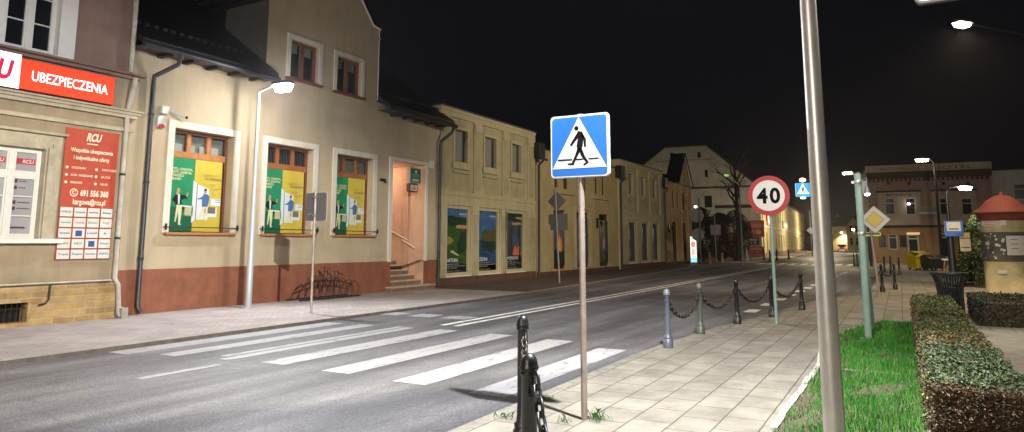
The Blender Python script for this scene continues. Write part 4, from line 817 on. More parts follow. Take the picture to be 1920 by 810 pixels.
w_.box(.01, LI-.01, .35, 9, 0, ztop-.3, ROOMB); w_.poly([(0, 0, 0), (0, 9, 0), (0, 9, ztop), (0, 0, ztop)], PL_I); w_.poly([(LI, 0, 0), (LI, 9, 0), (LI, 9, ztop), (LI, 0, ztop)], PL_I); w_.build('wall', HT, True)
w_ = MB()
for a, b in ((1647, 1727), (1750, 1832)):
    h = rect(fr, a, 360, b, 423); hs = [x for x in wi if h[0] < x[0] < h[1]]; wall(w_, h[0], h[1], zb1+.12, zb2, -.05, hs, .045, PL_I2)
    w_.box(h[0]-.1, h[1]+.1, -.16, -.003, zb2, zb2+.14, M('dark_trim2', (.02, .015, .015), .7))
w_.box(-.05, LI+.05, -.15, -.003, zb1-.08, zb1+.08, M('dark_trim2', (.02, .015, .015), .7)); w_.build('wall_panels', HT, True)
w_ = MB(); zc = LF(fr, 1740, 321)[1]; zd = LF(fr, 1740, 333)[1]; w_.box(-.15, LI+.15, -.34, -.06, zc+.02, ztop+.06, PL_I2); w_.box(-.1, LI+.1, -.3, -.003, zd, zc, M('dark_trim', (.05, .03, .025), .7))
for k in range(26): a = .05+k*LI/26; w_.box(a, a+.16, -.2, -.003, zd-.26, zd-.002, M('dark_trim', (.05, .03, .025), .7))
ft = lambda a, b: (a, -.345, b)
w_.text('RESTAURACJA', ft, LI*.11, zc+.12, .26, DKRED, LI*.34); w_.text('HOTEL', ft, LI*.55, zc+.12, .26, DKRED, LI*.32)
w_.text('RESTAURACJA', lambda a, b: (a, -.056, b), LF(fr, 1661, 366)[0], LF(fr, 1661, 368)[1], .2, DKRED, 2.0, bold=True); w_.build('parapet', HT, True)
for h in wi: win(HT, h, frm=WFR, tr=.66)
for h in at_: win(HT, h, bar=False, frm=PL_I)
for k, h in enumerate(wl): win(HT, h, frm=(M('door_paint', (.42, .46, .36), .6) if k in (3, 4) else WFR if k == 1 else DKRED), w_=.12 if k in (3, 4) else .07, tr=.75 if k == 1 else .8)
m = MB(); h = rect(fr, 1700, 436, 1724, 440); m.box(h[0], h[1], -.25, -.003, h[2], h[3], M('lit_strip', (1., .62, .35), .5, emit=.55)); m = m.build('door_light', HT, True)
m = MB(); h = rect(fr, 1718, 386, 1762, 402); m.box(h[0], h[1], -.1, -.06, h[2], h[3], M('banner_olive', (.30, .27, .14), .6)); m.box(h[0]+.05, h[1]-.05, -.12, -.101, h[2]+.02, h[2]+.2, WFR)
m.text('HOTEL PARK', lambda a, b: (a, -.105, b), h[0]+.15, h[2]+.28, .2, M('poster_shirt', (.07, .16, .42), .5), 1.4, bold=True)
o = m.build('hotel_banner'); o.location = (*fr[0], 0); o.rotation_euler.z = fr[3]; tag(o, 'small olive and blue banner on the hotel front between two windows', 'banner')
x_, z_ = LF(fr, 1704, 382, -.4); m = MB(); m.lathe((x_, -.42, z_-.1), [(.001, 0), (.1, .03), (.12, .1), (.08, .16), (.001, .18)], lampmat('small_lamp_light', (1, .93, .8), 14), 10); m.tube([(x_, -.42, z_+.08), (x_, -.3, z_+.3), (x_, -.052, z_+.3)], .02, BLACK, 6)
o = m.build('wall_lamp'); o.location = (*fr[0], 0); o.rotation_euler.z = fr[3]; tag(o, 'small lit wall lamp before the second upper hotel window', 'lamp')  # glowing body stands in for a bright reflection in the hotel window
# grey building (J)
fr = frame_of(AT(1852, 320, 58)[:2], AT(2010, 316, 55)[:2])
JB = thing('grey_building', 'plain grey building right of the hotel, behind the poster pillar', 'building', (*fr[0], 0), None, fr[3])
zt = LF(fr, 1870, 320)[1]; w_ = MB(); hs = [(1.6, 2.5, 5.2, 6.5), (3.6, 4.5, 5.2, 6.5)]; wall(w_, .06, fr[2], 0, zt, 0, hs, .2, PL_J); w_.box(.1, fr[2]-.01, .3, 9, 0, zt-.1, ROOMB); w_.build('wall', JB, True)
w_ = MB(); w_.box(.0, fr[2], -.2, .3, zt, zt+.15, TILE); w_.build('roof', JB, True)
for h in hs: win(JB, h)
# houses at the far end of the street
for i, (px, d, wd, top, mt, lab) in enumerate(((1556, 215, 2.6, 8, PL_I, 'far brown house seen beside the steel pole'), (1565, 205, 3.2, 10.5, PL_H, 'tall narrow yellow house at the end of the street'), (1590, 170, 3.6, 8.2, PL_H, 'narrow lit gabled house left of the green posts'))):
    a = AT(px, 470, d); b = AT(px+1300*wd/d, 470, d+2); fr = frame_of(a[:2], b[:2]); T = thing('distant_house', lab, 'building', (*fr[0], 0), 'distant houses at the end of the street', fr[3])
    w_ = MB(); W = fr[2]; hs = [(W*.2, W*.4, 1.2, 3), (W*.6, W*.8, 1.2, 3), (W*.2, W*.4, 4.4, 6), (W*.6, W*.8, 4.4, 6)]; wall(w_, 0, W, 0, top-2.2, 0, hs, .2, mt); w_.poly([(0, 0, top-2.2), (W, 0, top-2.2), (W/2, 0, top)], mt); w_.poly([(0, 0, 0), (0, 0, top-2.2), (0, 5, top-2.2), (0, 5, 0)], mt); w_.box(.05, W-.05, .3, 5, 0, top-2.3, ROOMB); w_.build('wall', T, True)
    w_ = MB(); w_.mesh([(-.3, -.3, top-2.4), (W/2, -.3, top+.1), (W+.3, -.3, top-2.4), (-.3, 5, top-2.4), (W/2, 5, top+.1), (W+.3, 5, top-2.4)], [(0, 1, 4, 3), (1, 2, 5, 4)], TILE); w_.build('roof', T, True)
    for h in hs[:2]+hs[2:]: win(T, h)

# ================================================================ street furniture
# --- lamps
def led_head(par, x, y, z, dx, dy, L=.62, w=.26, mt=LWHITE, shell=None, bulge=1.):
    """flat luminaire starting at (x,y,z), pointing along (dx,dy)"""
    l = math.hypot(dx, dy); dx, dy = dx/l, dy/l; px_, py_ = -dy, dx; q = MB()
    def P(a, b, c): return (x+dx*a+px_*b, y+dy*a+py_*b, z+c)
    o_ = [(0, -.05), (.12, -w/2), (L-.08, -w/2), (L, -w/2+.06), (L, w/2-.06), (L-.08, w/2), (.12, w/2), (0, .05)]
    n = len(o_); lo = [P(a, b, 0) for a, b in o_]; hi = [P(a*.97+.01, b*.8, .09) for a, b in o_]
    q.mesh(lo+hi, [tuple(range(n)), tuple(range(2*n-1, n-1, -1))]+[(i, (i+1) % n, n+(i+1) % n, n+i) for i in range(n)], shell or BACK); h = q.build('lamp_head', par)
    q = MB(); a0, a1, b = .16, L-.06, w/2-.04; s_ = 1.6*L/.7*bulge
    vs = [P(a0, -b, -.004), P(a1, -b, -.004), P(a1, b, -.004), P(a0, b, -.004), P(a0+.06, -b+.03, -.07*s_), P(a1-.05, -b+.03, -.07*s_), P(a1-.05, b-.03, -.07*s_), P(a0+.06, b-.03, -.07*s_)]
    q.mesh(vs, [(4, 5, 6, 7), (0, 1, 5, 4), (1, 2, 6, 5), (2, 3, 7, 6), (3, 0, 4, 7)], mt); q.build('lens', h)
    return P((a0+a1)/2, 0, -.08*s_-.03)
# white lamp post in front of the bank
x, y = G(465, 577)
L1 = thing('street_lamp', 'white tubular lamp post lit in front of the bank wall', 'street lamp', (x, y, 0))
q = MB(); q.tube([(x, y, 0), (x, y, .03)], .17, LPOLE, 16); q.tube([(x, y, 0.03), (x, y, 1.2), (x, y, 1.22), (x, y, 5.5), (x, y-.03, 5.58), (x+.01, y-.5, 5.68)], [.085, .078, .068, .045, .04, .03], LPOLE, 14); q.build('pole', L1)
for a in range(4):
    pass
lx = led_head(L1, x+.01, y-.45, 5.67, .05, -1, .7, .3, bulge=1.6)
put(spot('lamp_beam', (lx[0], lx[1], lx[2]), (0.0, -7.5, 0), 1700, COOL, 150, .6), L1)
put(spot('lamp_wall_beam', (lx[0], lx[1]-.1, lx[2]), (1.0, 3.0, 1.2), 70, (1., .93, .84), 140, .9), L1)
put(point('lamp_glow', (lx[0], lx[1]-.15, lx[2]+.0), 150, (.97, .93, .95), .1), L1)
# steel lamp post close to the camera
x, y, _ = AT(1565, 810, 4.5)
L2 = thing('street_lamp', 'tall brushed steel lamp post standing in the lawn close to the camera', 'street lamp', (x, y, 0))
q = MB(); zt_ = 6.3
q.tube([(x, y, -.02), (x, y, 1.0), (x, y, zt_-.3), (x+.02, y+.05, zt_-.15), (x+.08, y+.16, zt_-.1), (x+.14, y+.3, zt_-.08)], [.066, .061, .038, .034, .03, .028], STEEL, 24); q.build('pole', L2)
q = MB(); q.lathe((x, y, 0), [(.12, 0), (.12, .02), (.07, .03)], STEEL, 20); q.build('base_plate', L2)
lx = led_head(L2, x+.13, y+.26, zt_-.1, .6, 1, .62, .3)
LK = (-3.9, -12.9, 5.8)
put(spot('lamp_beam', lx, (-3.6, -9.6, 0), 3900, (.95, .96, 1.), 118, .3, .07), L2)
put(spot('lamp_far_beam', lx, (2.2, 0.0, -3.4), 6600, (1., .92, .74), 56, .3, .07), L2); bpy.data.objects['lamp_far_beam'].scale = (2., 1, 1)
put(spot('lamp_down_beam', lx, (-1.0, -13.6, 0), 1850, (1., .95, .84), 120, .35, .07), L2)
# (the lamp over the crossing also throws a little light up its own arm)
# unseen fill lamp added behind the camera (its light reaches the sign faces)
LB = thing('street_lamp', 'lamp post further back along the pavement, behind the viewer', 'street lamp', (-24, -14.4, 0))
q = MB(); q.tube([(-24, -14.4, 0), (-24, -14.4, 6.8), (-24, -13.3, 7)], [.08, .05, .03], LPOLE, 12); q.build('pole', LB)
lx = led_head(LB, -24, -13.4, 7, 0, 1); put(spot('lamp_beam', lx, (-2, -10, 0), 8500, (1., .89, .74), 110, .5, .1), LB)
LS = thing('street_lamp', 'lamp post on the square, out of the picture to the right', 'street lamp', (-2, -20.5, 0))  # unseen lamp added on the right to brighten the sign faces
q = MB(); q.tube([(-2, -20.5, 0), (-2, -20.5, 6.8), (-1.8, -19.6, 7)], [.08, .05, .03], BLACK, 12); q.build('pole', LS)
lx = led_head(LS, -1.8, -19.7, 7, .2, 1); put(spot('lamp_beam', lx, (13, -15.2, 1.), 3000, (1., .92, .78), 76, .7, .1), LS); put(spot('lamp_down_beam', lx, (0, -18, 0), 260, (1., .9, .75), 140, .7, .1), LS)
# right-hand and far lamps
def far_lamp(label, lpos, base, power, col, mt, arm=None, s=1., size=150, pole_m=BACK, cat='street lamp'):
    T = thing('street_lamp', label, cat, (*base, 0)); q = MB(); X, Y, Z = lpos; bx, by = base; dx, dy = X-bx, Y-by; l = math.hypot(dx, dy) or 1; ux, uy = dx/l, dy/l
    q.tube([(bx, by, 0), (bx, by, Z-.25), (bx+ux*.15, by+uy*.15, Z-.05), (X-ux*.3*s, Y-uy*.3*s, Z+.03)], [.08*s, .045*s, .035*s, .025*s], pole_m, 10); q.build('pole', T)
    c = led_head(T, X-ux*.35*s, Y-uy*.35*s, Z+.02, ux, uy, .7*s, .34*s, mt, pole_m)
    if power:
        put(spot('lamp_beam', (c[0], c[1], c[2]-.03), (c[0], c[1], 0), power, col, size, .5, .1), T)
    return T
far_lamp('bright lamp hanging over the right-hand square above the poster pillar', AT(1806, 45, 19.8), (17.2, -20.2), 1900, WARM, LWARM, pole_m=M('dark_mast', (.02, .02, .02), .9))
put(spot('lamp_far_beam', (13.9, -17.2, 7.9), (27, 0, 4.0), 6200, (1., .88, .66), 110, .8, .1), bpy.data.objects['street_lamp.004'])
far_lamp('lit street lamp above the hotel parapet', AT(1730, 299, 45), AT(1766, 480, 45)[:2], 300, WARM, LWARM, s=1.3, pole_m=M('dark_mast', (.02, .02, .02), .9))
far_lamp('lit street lamp just left of the green posts, far down the street', AT(1590, 324, 55), AT(1613, 480, 55)[:2], 1500, WARM, LWARM, s=1.2)
put(spot('lamp_far_beam', AT(1592, 328, 54.5), (80, 6, 11.5), 9000, (1., .90, .70), 46, .8, .1), bpy.data.objects['street_lamp.006'])
T = far_lamp('lit park lamp on the bus stop post, before the hotel', AT(1808, 351, 24.6), AT(1789, 530, 24)[:2], 260, WARM, lampmat('park_lamp_light', (1, .93, .75), 45), pole_m=BLACK)
put(spot('lamp_far_beam', AT(1806, 353, 24.9), AT(1770, 385, 60), 3400, (1., .86, .68), 84, .9, .1), T)
bx, by, _ = AT(1789, 530, 24); q = MB(); q.tube([(bx, by, 0), (bx, by, 1.9)], [.13, .10], BLACK, 12); q.lathe((bx, by, 0), [(.2, 0), (.2, .2), (.14, .3)], BLACK, 12); q.build('post_base', T)
for k, (px, py, d, pw, lab) in enumerate(((1540, 398, 84, 2600, 'warm lamp before the lit corner house, behind the steel pole'), (1545, 412, 108, 2600, 'second warm lamp along the cream houses, behind the steel pole'), (1551, 424, 138, 3000, 'third warm lamp along the cream houses, behind the steel pole'))):  # second and third lamps are added out of sight to light the cream houses
    T = far_lamp(lab, AT(px, py, d), AT(px+6, 480, d)[:2], 0, (1., .86, .55), LWARM); p_ = AT(px, py, d); put(point('lamp_glow', (p_[0], p_[1]+.3, p_[2]-.25), pw, (1., .84, .52), .15), T)
far_lamp('far lamp over the houses at the street end', AT(1600, 430, 120), AT(1604, 470, 120)[:2], 2500, (1., .86, .55), LWARM)
far_lamp('far warm lamp over the end of the street', AT(1578, 436, 170), AT(1583, 466, 170)[:2], 2500, (1., .84, .55), LWARM)
far_lamp('unlit lamp with a greenish lens beside the bare tree', AT(1362, 328, 45), AT(1392, 480, 52)[:2], 0, WARM, M('green_lens', (.25, .9, .12), .4, emit=.55), s=1.0)  # lamp is unlit; the green reflection on its lens is put in as emission
# crossing sign over the road with its lamp
p0 = AT(1505, 356, 43); bx, by, _ = AT(1550, 480, 44)
OS = thing('overhead_sign', 'small lit blue crossing sign hanging over the road with an orange lamp', 'sign', (bx, by, 0)); q = MB(); q.tube([(bx, by, 0), (bx, by, 6), (p0[0]+.3, p0[1]-.3, p0[2]+.62), (p0[0], p0[1], p0[2]+.62)], [.1, .07, .04, .04], BACK, 8); q.build('pole', OS)
a = MB(); rot = -1.15
def PF(u, v, k=0.): return (p0[0]-k*.9+u*.35, p0[1]-u*.93-k*.3, p0[2]+v)
BLIT = M('lit_blue', (.02, .35, .95), .5, emit=.9); WLIT = M('lit_white', (.85, .95, 1), .5, emit=1.0)
pp = rrect(-.42, .42, -.42, .42, .06); a.poly([PF(u, v, .08) for u, v in pp], BLIT); a.poly([PF(u, v, -.08) for u, v in pp], BACK)
for i in range(len(pp)): b_ = pp[(i+1) % len(pp)]; a.poly([PF(*pp[i], .08), PF(*b_, .08), PF(*b_, -.08), PF(*pp[i], -.08)], WLIT)
a.poly([PF(u, v, .09) for u, v in ((-.36, -.26), (.36, -.26), (0, .38))], WLIT)
for pts in ([(-.02, .2), (.04, .2), (.05, .02), (-.04, .02)], [(-.03, .04), (.02, .0), (-.08, -.2), (-.13, -.2)], [(-.01, .04), (.05, .04), (.13, -.2), (.08, -.2)], [(.0, .18), (-.08, .04), (-.06, .02), (.0, .1)]): a.poly([PF(u, v, .095) for u, v in pts], SK)
a.build('sign_panel', OS)
a = MB(); a.lathe(PF(0, .48, .1), [(.001, 0), (.15, .05), (.19, .13), (.12, .22), (.001, .25)], lampmat('orange_lamp_light', (1., .45, .10), 14), 12); a.build('orange_lamp', OS)
a = MB(); a.lathe(PF(0, -.56, 0), [(.001, 0), (.14, .02), (.17, .07), (.001, .1)], lampmat('white_lamp_light', (.85, .93, 1.), 5), 12); a.build('white_lamp', OS)

# --- bollards and chains
def bollard_mesh():
    q = MB(); q.lathe((0, 0, 0), [(.078, 0), (.078, .14), (.066, .15), (.07, .165), (.07, .185), (.055, .2), (.047, .26), (.041, .885), (.050, .89), (.053, .90), (.046, .91), (.052, .918), (.053, .93), (.047, .938), (.047, .95), (.042, .97), (.031, .987), (.016, .997), (.001, 1.0)], BLACK, 20)
    q.tube([(0.035, 0, .8), (.07, 0, .8)], .012, BLACK, 6); q.tube([(-.035, 0, .8), (-.07, 0, .8)], .012, BLACK, 6); return q
B0 = None
def bollard(x, y, h, label, rot=0., tilt=0., grp='black iron bollards with chains', mat=None):
    global B0
    if B0 is None: B0 = bollard_mesh().build('bollard'); o = B0
    else: o = B0.copy(); C.objects.link(o)
    o.location = (x, y, 0); o.rotation_euler = (0, tilt, rot); o.scale = (1, 1, h); tag(o, label, 'bollard', grp)
    if mat: o.material_slots[0].link = 'OBJECT'; o.material_slots[0].material = mat
    return o
def chain(a, b, sag, label, pitch=.052, mt=BLACK, thick=.0062, grp='iron chains between bollards'):
    a, b = Vector(a), Vector(b); L = (b-a).length; n0 = 60; pts = [a.lerp(b, i/n0)-Vector((0, 0, sag*4*(i/n0)*(1-i/n0))) for i in range(n0+1)]
    cum = [0]
    for i in range(n0): cum.append(cum[-1]+(pts[i+1]-pts[i]).length)
    n = int(cum[-1]/pitch); q = MB(); k = 0
    def at(s):
        for i in range(n0):
            if cum[i+1] >= s: f = (s-cum[i])/(cum[i+1]-cum[i]); return pts[i].lerp(pts[i+1], f)
        return pts[-1]
    for i in range(n):
        p = at((i+.5)*cum[-1]/n); t = (at(min(cum[-1], (i+1)*cum[-1]/n))-at(i*cum[-1]/n)).normalized()
        s = t.cross(Vector((0, 0, 1))).normalized(); u = s.cross(t).normalized(); ang = R(35) if i % 2 else R(-55); w = s*math.cos(ang)+u*math.sin(ang)
        hl, hw = pitch*.66, pitch*.30; loop = []
        for j in range(13): q_ = 2*math.pi*j/12; c_, s_ = math.cos(q_), math.sin(q_); loop.append(p+t*(hl-hw)*(1 if c_ > 0 else -1)*(abs(c_) > 1e-3)+t*hw*c_+w*hw*s_)
        q.tube(loop, thick, mt, 5, caps=False)
    o = q.build('chain'); m_ = (a+b)/2; rebase(o, tuple(m_)); tag(o, label, 'chain', grp); return o
nb = [AT(980, 588, 5.75)[:2], AT(992, 660, 3.84)[:2]]; nb.append(AT(1236, 808, 2.12)[:2])
for (x, y), lab in zip(nb, ('tall black bollard at the kerb, behind the nearest bollard', 'nearest black bollard at the bottom edge, with a hanging chain', 'black bollard whose domed tip just shows at the bottom edge')): bollard(x, y, 1.03 if y > -13 else 1.02, lab, rot=R(-145))
chain((nb[0][0]-.03, nb[0][1]-.03, .88), (nb[1][0]+.03, nb[1][1]+.03, .90), .34, 'black chain hanging between the two nearest bollards', pitch=.07, thick=.009, mt=M('worn_chain', (.05, .045, .04), .4, metal=.5))
ch_ = chain((nb[1][0]-.03, nb[1][1]-.05, .92), (nb[2][0]-.01, nb[2][1]+.05, .86), .52, 'black chain curving down in front of the nearest bollard', pitch=.075, thick=.0095)
fb = [G(1253, 652), G(1314, 626), G(1383, 607), G(1448, 594), G(1504, 581)]
labs = ['blue grey lit bollard nearest the crossing, with no chain on its left', 'grey green bollard, second of the chained row from the crossing', 'black bollard in the middle of the chained row', 'black bollard just behind the 40 sign pole', 'leaning black bollard, last of the chained row']
for i, ((x, y), lab) in enumerate(zip(fb, labs)): bollard(x, y, .90 if i != 4 else .93, lab, rot=math.atan2(fb[min(i+1, 4)][1]-fb[max(i-1, 0)][1], fb[min(i+1, 4)][0]-fb[max(i-1, 0)][0]), tilt=R(2 if i == 4 else 0), mat=(M('blue_grey_enamel', (.085, .10, .13), .4), M('green_grey_enamel', (.07, .08, .07), .45), None, None, None)[i])  # first two are black too; lamp light on them is put into their colour
for i, lab in enumerate(('chain from the lit bollard nearest the crossing to the second', 'chain from the second to the middle bollard of the row', 'chain from the middle bollard to the one behind the 40 sign', 'chain ending at the leaning last bollard of the row')):
    (xa, ya_), (xb, yb_) = fb[i], fb[i+1]; chain((xa, ya_, .72), (xb, yb_, .74), .34, lab, pitch=.085, thick=.0125, mt=M('worn_chain', (.05, .045, .04), .4, metal=.5))
rb = [(1655, 547, 'black bollard right of the priority sign, left one of the near pair'), (1679, 543, 'black bollard right one of the near pair by the priority sign'), (1659, 511, 'far thin black bollard, left one of three before the hotel'), (1671, 513, 'far thin black bollard, middle one of three before the hotel'), (1687, 516, 'far thin black bollard, right one of three before the hotel'), (1602, 499, 'distant black bollard by the side road, left one of two'), (1608, 500, 'distant black bollard by the side road, right one of two')]
rbp = []
for i, (px, py, lab) in enumerate(rb): x, y = G(px, py); rbp.append((x, y)); bollard(x, y, .92, lab, grp='black bollards on the square')
chain((*rbp[0], .7), (*rbp[1], .7), .2, 'short chain between the pair of bollards right of the priority sign', pitch=.09, thick=.012, grp='chains on the square')
chain((*rbp[0], .7), (rbp[0][0]-2.6, rbp[0][1]+.5, .7), .2, 'chain running left from the near pair behind the priority sign pole', pitch=.09, thick=.012, grp='chains on the square')
for px, py, lab in ((1433, 487, 'thin dark bollard at the corner of the gable house'), (1444, 491, 'dark bollard before the lit corner house, just left of the sign pole'), (1457, 488, 'thick dark bollard before the lit corner house, right of the sign pole'), (1479, 486, 'slim dark bollard before the second lit house')):
    x, y = G(px, py); bollard(x, y, 1.05, lab, grp='dark bollards before the lit houses').scale = (1.7, 1.7, 1.05)
for px, py, h, col, lab in ((1331, 495, .95, (.30, .10, .06), 'reddish post nearest the lit totem'), (1354, 492, .8, (.35, .30, .12), 'yellowish post under the dark shrubs'), (1381, 488, 1.0, (.28, .09, .06), 'reddish post at the foot of the bare tree'), (1391, 487, 1.0, (.26, .08, .05), 'reddish post right of the bare tree'), (1401, 489, 1.35, (.45, .42, .36), 'tall whitish post left of the red boards')):
    x, y = G(px, py); q = MB(); q.lathe((x, y, 0), [(.14, 0), (.13, .1), (.11, .12), (.10, h-.12), (.12, h-.1), (.11, h-.02), (.001, h)], M('post_paint_'+lab[:6].strip()+str(px), col, .6), 12); o = q.build('post'); rebase(o, (x, y, 0)); tag(o, lab, 'post', 'painted posts before the gable house')

# --- signs
def signroot(name, label, x, y, h, r=.03, mt=SPOLE, rot=R(-90), cat='sign', tilt=0., lean=0.):
    T = thing(name, label, cat, (x, y, 0), None, rot); q = MB(); q.tube([(0, 0, -.05), (lean*.5, 0, h/2), (lean, 0, h)], r, mt, 16); q.build('pole', T, True); return T
MANZ = [[(297, 103), (316, 105), (323, 125), (318, 165), (313, 177), (296, 177), (292, 165), (299, 130)], [(298, 106), (264, 160), (271, 166), (302, 128)], [(316, 106), (332, 135), (332, 167), (323, 167), (322, 138), (312, 124)], [(300, 172), (314, 172), (327, 205), (343, 230), (324, 242), (318, 237), (331, 230), (310, 203)], [(296, 172), (310, 180), (293, 212), (279, 243), (253, 241), (254, 236), (271, 233), (284, 205)], [(213, 221), (272, 217), (274, 223), (212, 228)], [(289, 216), (317, 214), (320, 219), (287, 222)], [(339, 212), (382, 208), (385, 213), (342, 217)]]
def crossing_panel(T, z, s=.6, th=.04):
    q = MB(); f = lambda a, b, y: (a, y, z+b)
    q.prism([(a, b+z) for a, b in rrect(-s/2, s/2, -s/2, s/2, .035)], 'y', -th, th*.3, BACK)
    q.prism([(a, b+z) for a, b in rrect(-s/2-.006, s/2+.006, -s/2-.006, s/2+.006, .04)], 'y', -th+.008, -th+.03, SW)
    q.flat([(a, b+z) for a, b in rrect(-s/2+.001, s/2-.001, -s/2+.001, s/2-.001, .035)], -th-.001, SW); q.flat([(a, b+z) for a, b in rrect(-s/2+.014, s/2-.014, -s/2+.014, s/2-.014, .03)], -th-.0025, SB)
    k = s/240.
    def zz(x, y): return ((x-302)*k, z+(163-(x-302)*.085-y)*s/250)
    q.flat([(-.281, z-.216), (.281, z-.216), (0.0, z+.283)], -th-.004, SW)
    for pts in MANZ: q.flat([zz(*p) for p in pts], -th-.0055, SK)
    q.flat([zz(293+9.5*math.cos(a*.35), 92+9.5*math.sin(a*.35)) for a in range(18)], -th-.0055, SK)
    return q.build('sign_panel', T, True)
x, y = G(1096, 787); T = signroot('crossing_sign', 'blue pedestrian crossing sign with a walking man on a steel pole', x, y, 2.85, .0295, M('worn_pole', (.34, .29, .26), .5, metal=.4, var=.3, vs=6, dirt=(.22, .12, .07)), rot=R(-90))
crossing_panel(T, 2.535, .6); q = MB()
for zz in (2.4, 2.68): q.box(-.05, .05, -.035, .035, zz-.015, zz+.015, GALV)
q.build('bracket', T, True)
x, y = G(1456, 608); T = signroot('speed_sign', 'round red and white speed limit sign reading 40 on a green pole', x, y, 2.7, .032, GREEN)
q = MB(); yz, zz = FX(1442, 367, x); cx_ = -(yz-y); r = .40
q.prism(circ(cx_, zz, r+.008, 48), 'y', -.07, -.04, SR); q.prism(circ(cx_, zz, r+.008, 48), 'y', -.04, -.034, BACK); q.flat(circ(cx_, zz, r, 48), -.0715, SR); q.flat(circ(cx_, zz, r*.785, 48), -.073, SW)
q.text('4', lambda a, b: (a, -.0745, b), cx_-.125, zz-.15, .30, SK, .215, 'c', .032); q.text('0', lambda a, b: (a, -.0745, b), cx_+.125, zz-.15, .30, SK, .205, 'c', .032); q.build('sign_panel', T, True)
x, y = G(1649, 557); T = signroot('priority_sign', 'yellow and white diamond priority road sign on a leaning pole', x, y, 2.3, .035, M('warm_pole', (.40, .33, .26), .5, metal=.3), lean=-.12)
yz, zz = FX(1640, 412, x); cx_ = -(yz-y); q = MB(); dm = lambda s: [(cx_-s, zz), (cx_, zz-s), (cx_+s, zz), (cx_, zz+s)]
q.prism(dm(.42), 'y', -.07, -.04, SW); q.flat(dm(.26), -.0725, SK); q.flat(dm(.25), -.074, SY); q.build('sign_panel', T, True)
q = MB(); q.prism(rrect(-.34, .16, 1.83, 1.96, .04), 'y', .1, .14, FLUO); o = q.build('reflector', T, True)
# backs of signs on the left pavement
x, y = G(583, 588); T = signroot('traffic_sign', 'square grey back of a traffic sign on the left pavement', x, y, 2.85, .03, SPOLE, rot=R(90))
q = MB(); q.prism(rrect(-.32, .32, 2.14, 2.80, .05), 'y', -.05, -.02, BACK); q.prism(rrect(-.30, .30, 2.16, 2.78, .04), 'y', -.02, -.012, M('sign_back_inner', (.11, .11, .12), .5)); q.prism(rrect(-.328, .328, 2.132, 2.808, .05), 'y', -.054, -.046, SW)
q.box(.14, .24, .0, -.009, 2.27, 2.32, GALV); q.build('sign_panel', T, True); q = MB(); q.box(-.06, .06, -.02, .034, 2.68, 2.72, GALV); q.box(-.06, .06, -.02, .034, 2.24, 2.28, GALV); q.build('bracket', T, True)
x, y = G(1049, 530); T = signroot('diamond_sign', 'grey back of a diamond sign with a plate below, on a leaning pole', x, y, 3.95, .035, M('dim_pole', (.22, .21, .19), .5), rot=R(90), lean=.16)
yz, zz = FX(1046, 377, x); q = MB(); q.prism([(.12-.42, zz), (.12, zz-.42), (.54, zz), (.12, zz+.42)], 'y', -.07, -.04, BACK); q.build('sign_panel', T, True)
yz, z2 = FX(1050, 416, x); q = MB(); q.box(-.38, .42, -.07, -.04, z2-.34, z2+.34, BACK); q.box(.42, .5, -.1, -.04, z2-.1, z2+.3, BACK); q.build('sign_plate', T, True)
x, y = G(1315, 503); T = signroot('sign_post', 'dark sign post with two round sign backs by the lit totem', x, y, 4.6, .05, M('dark_pole', (.07, .07, .07), .5), rot=R(90))
for px, py, r in ((1306, 404, .48), (1308, 440, .42)):
    yz, zz = FX(px, py, x); q = MB(); q.prism(circ(yz-y, zz, r, 8 if r > .45 else 20), 'y', -.09, -.05, BACK); q.build('sign_panel', T, True)
yz, zz = FX(1303, 387, x); q = MB(); q.lathe((yz-y, -.15, zz-.1), [(.001, 0), (.09, .04), (.09, .12), (.001, .18)], lampmat('dot_light', (.95, .97, 1.), 9), 10); q.build('signal_lamp', T, True)
x, y = G(1343, 492); T = signroot('notice_sign', 'grey rectangular sign back on a thin post among the dark shrubs', x, y, 4.1, .05, M('dim_pole', (.22, .21, .19), .5), rot=R(90)); yz, zz = FX(1342, 431, x); q = MB(); q.box(-.48, .42, -.09, -.05, zz-.45, zz+.45, M('pale_back', (.3, .3, .3), .5)); q.build('sign_panel', T, True)
x, y = G(1523, 480); T = signroot('priority_sign', 'small distant diamond sign beyond the cream row', x, y, 6, .08, BACK, rot=R(-90)); yz, zz = FX(1524, 432, x); q = MB(); s_ = .5; q.prism([(-s_, zz), (0, zz-s_), (s_, zz), (0, zz+s_)], 'y', -.2, -.1, M('pale_back', (.3, .3, .3), .5)); q.build('sign_panel', T, True)
# bus stop sign
bx, by, _ = AT(1789, 530, 24); yz, zt = FX(1787, 414, bx-.15); _, zb = FX(1787, 443, bx-.15)
T = thing('bus_stop_sign', 'blue and white bus stop sign clamped to the black lamp post', 'sign', (bx-.15, yz, zb), None, R(-90)); q = MB(); hh = zt-zb
q.prism([(a, b) for a, b in rrect(-.27, .27, 0, hh, .03)], 'y', -.03, .03, SB); q.flat([(a, b) for a, b in rrect(-.2, .2, hh*.34, hh*.92, .02)], -.033, M('sign_grey_white', (.6, .58, .54), .5)); q.box(-.14, .14, -.037, -.034, hh*.44, hh*.5, SK)
q.box(-.15, -.08, -.037, -.034, hh*.46, hh*.48, SK); q.build('sign_panel', T, True)
T = thing('timetable_case', 'pale timetable case under the bus stop sign', 'notice', (bx-.12, yz-.16, 1.35), None, R(-90)); q = MB(); q.box(-.02, .28, -.04, .02, 0, .42, M('timetable_pale', (.45, .42, .33), .6)); q.box(-.02, .28, -.045, .02, .45, .62, M('timetable_tan', (.42, .33, .14), .6)); q.box(0, .26, -.047, -.041, .12, .14, SK); q.build('case', T, True)
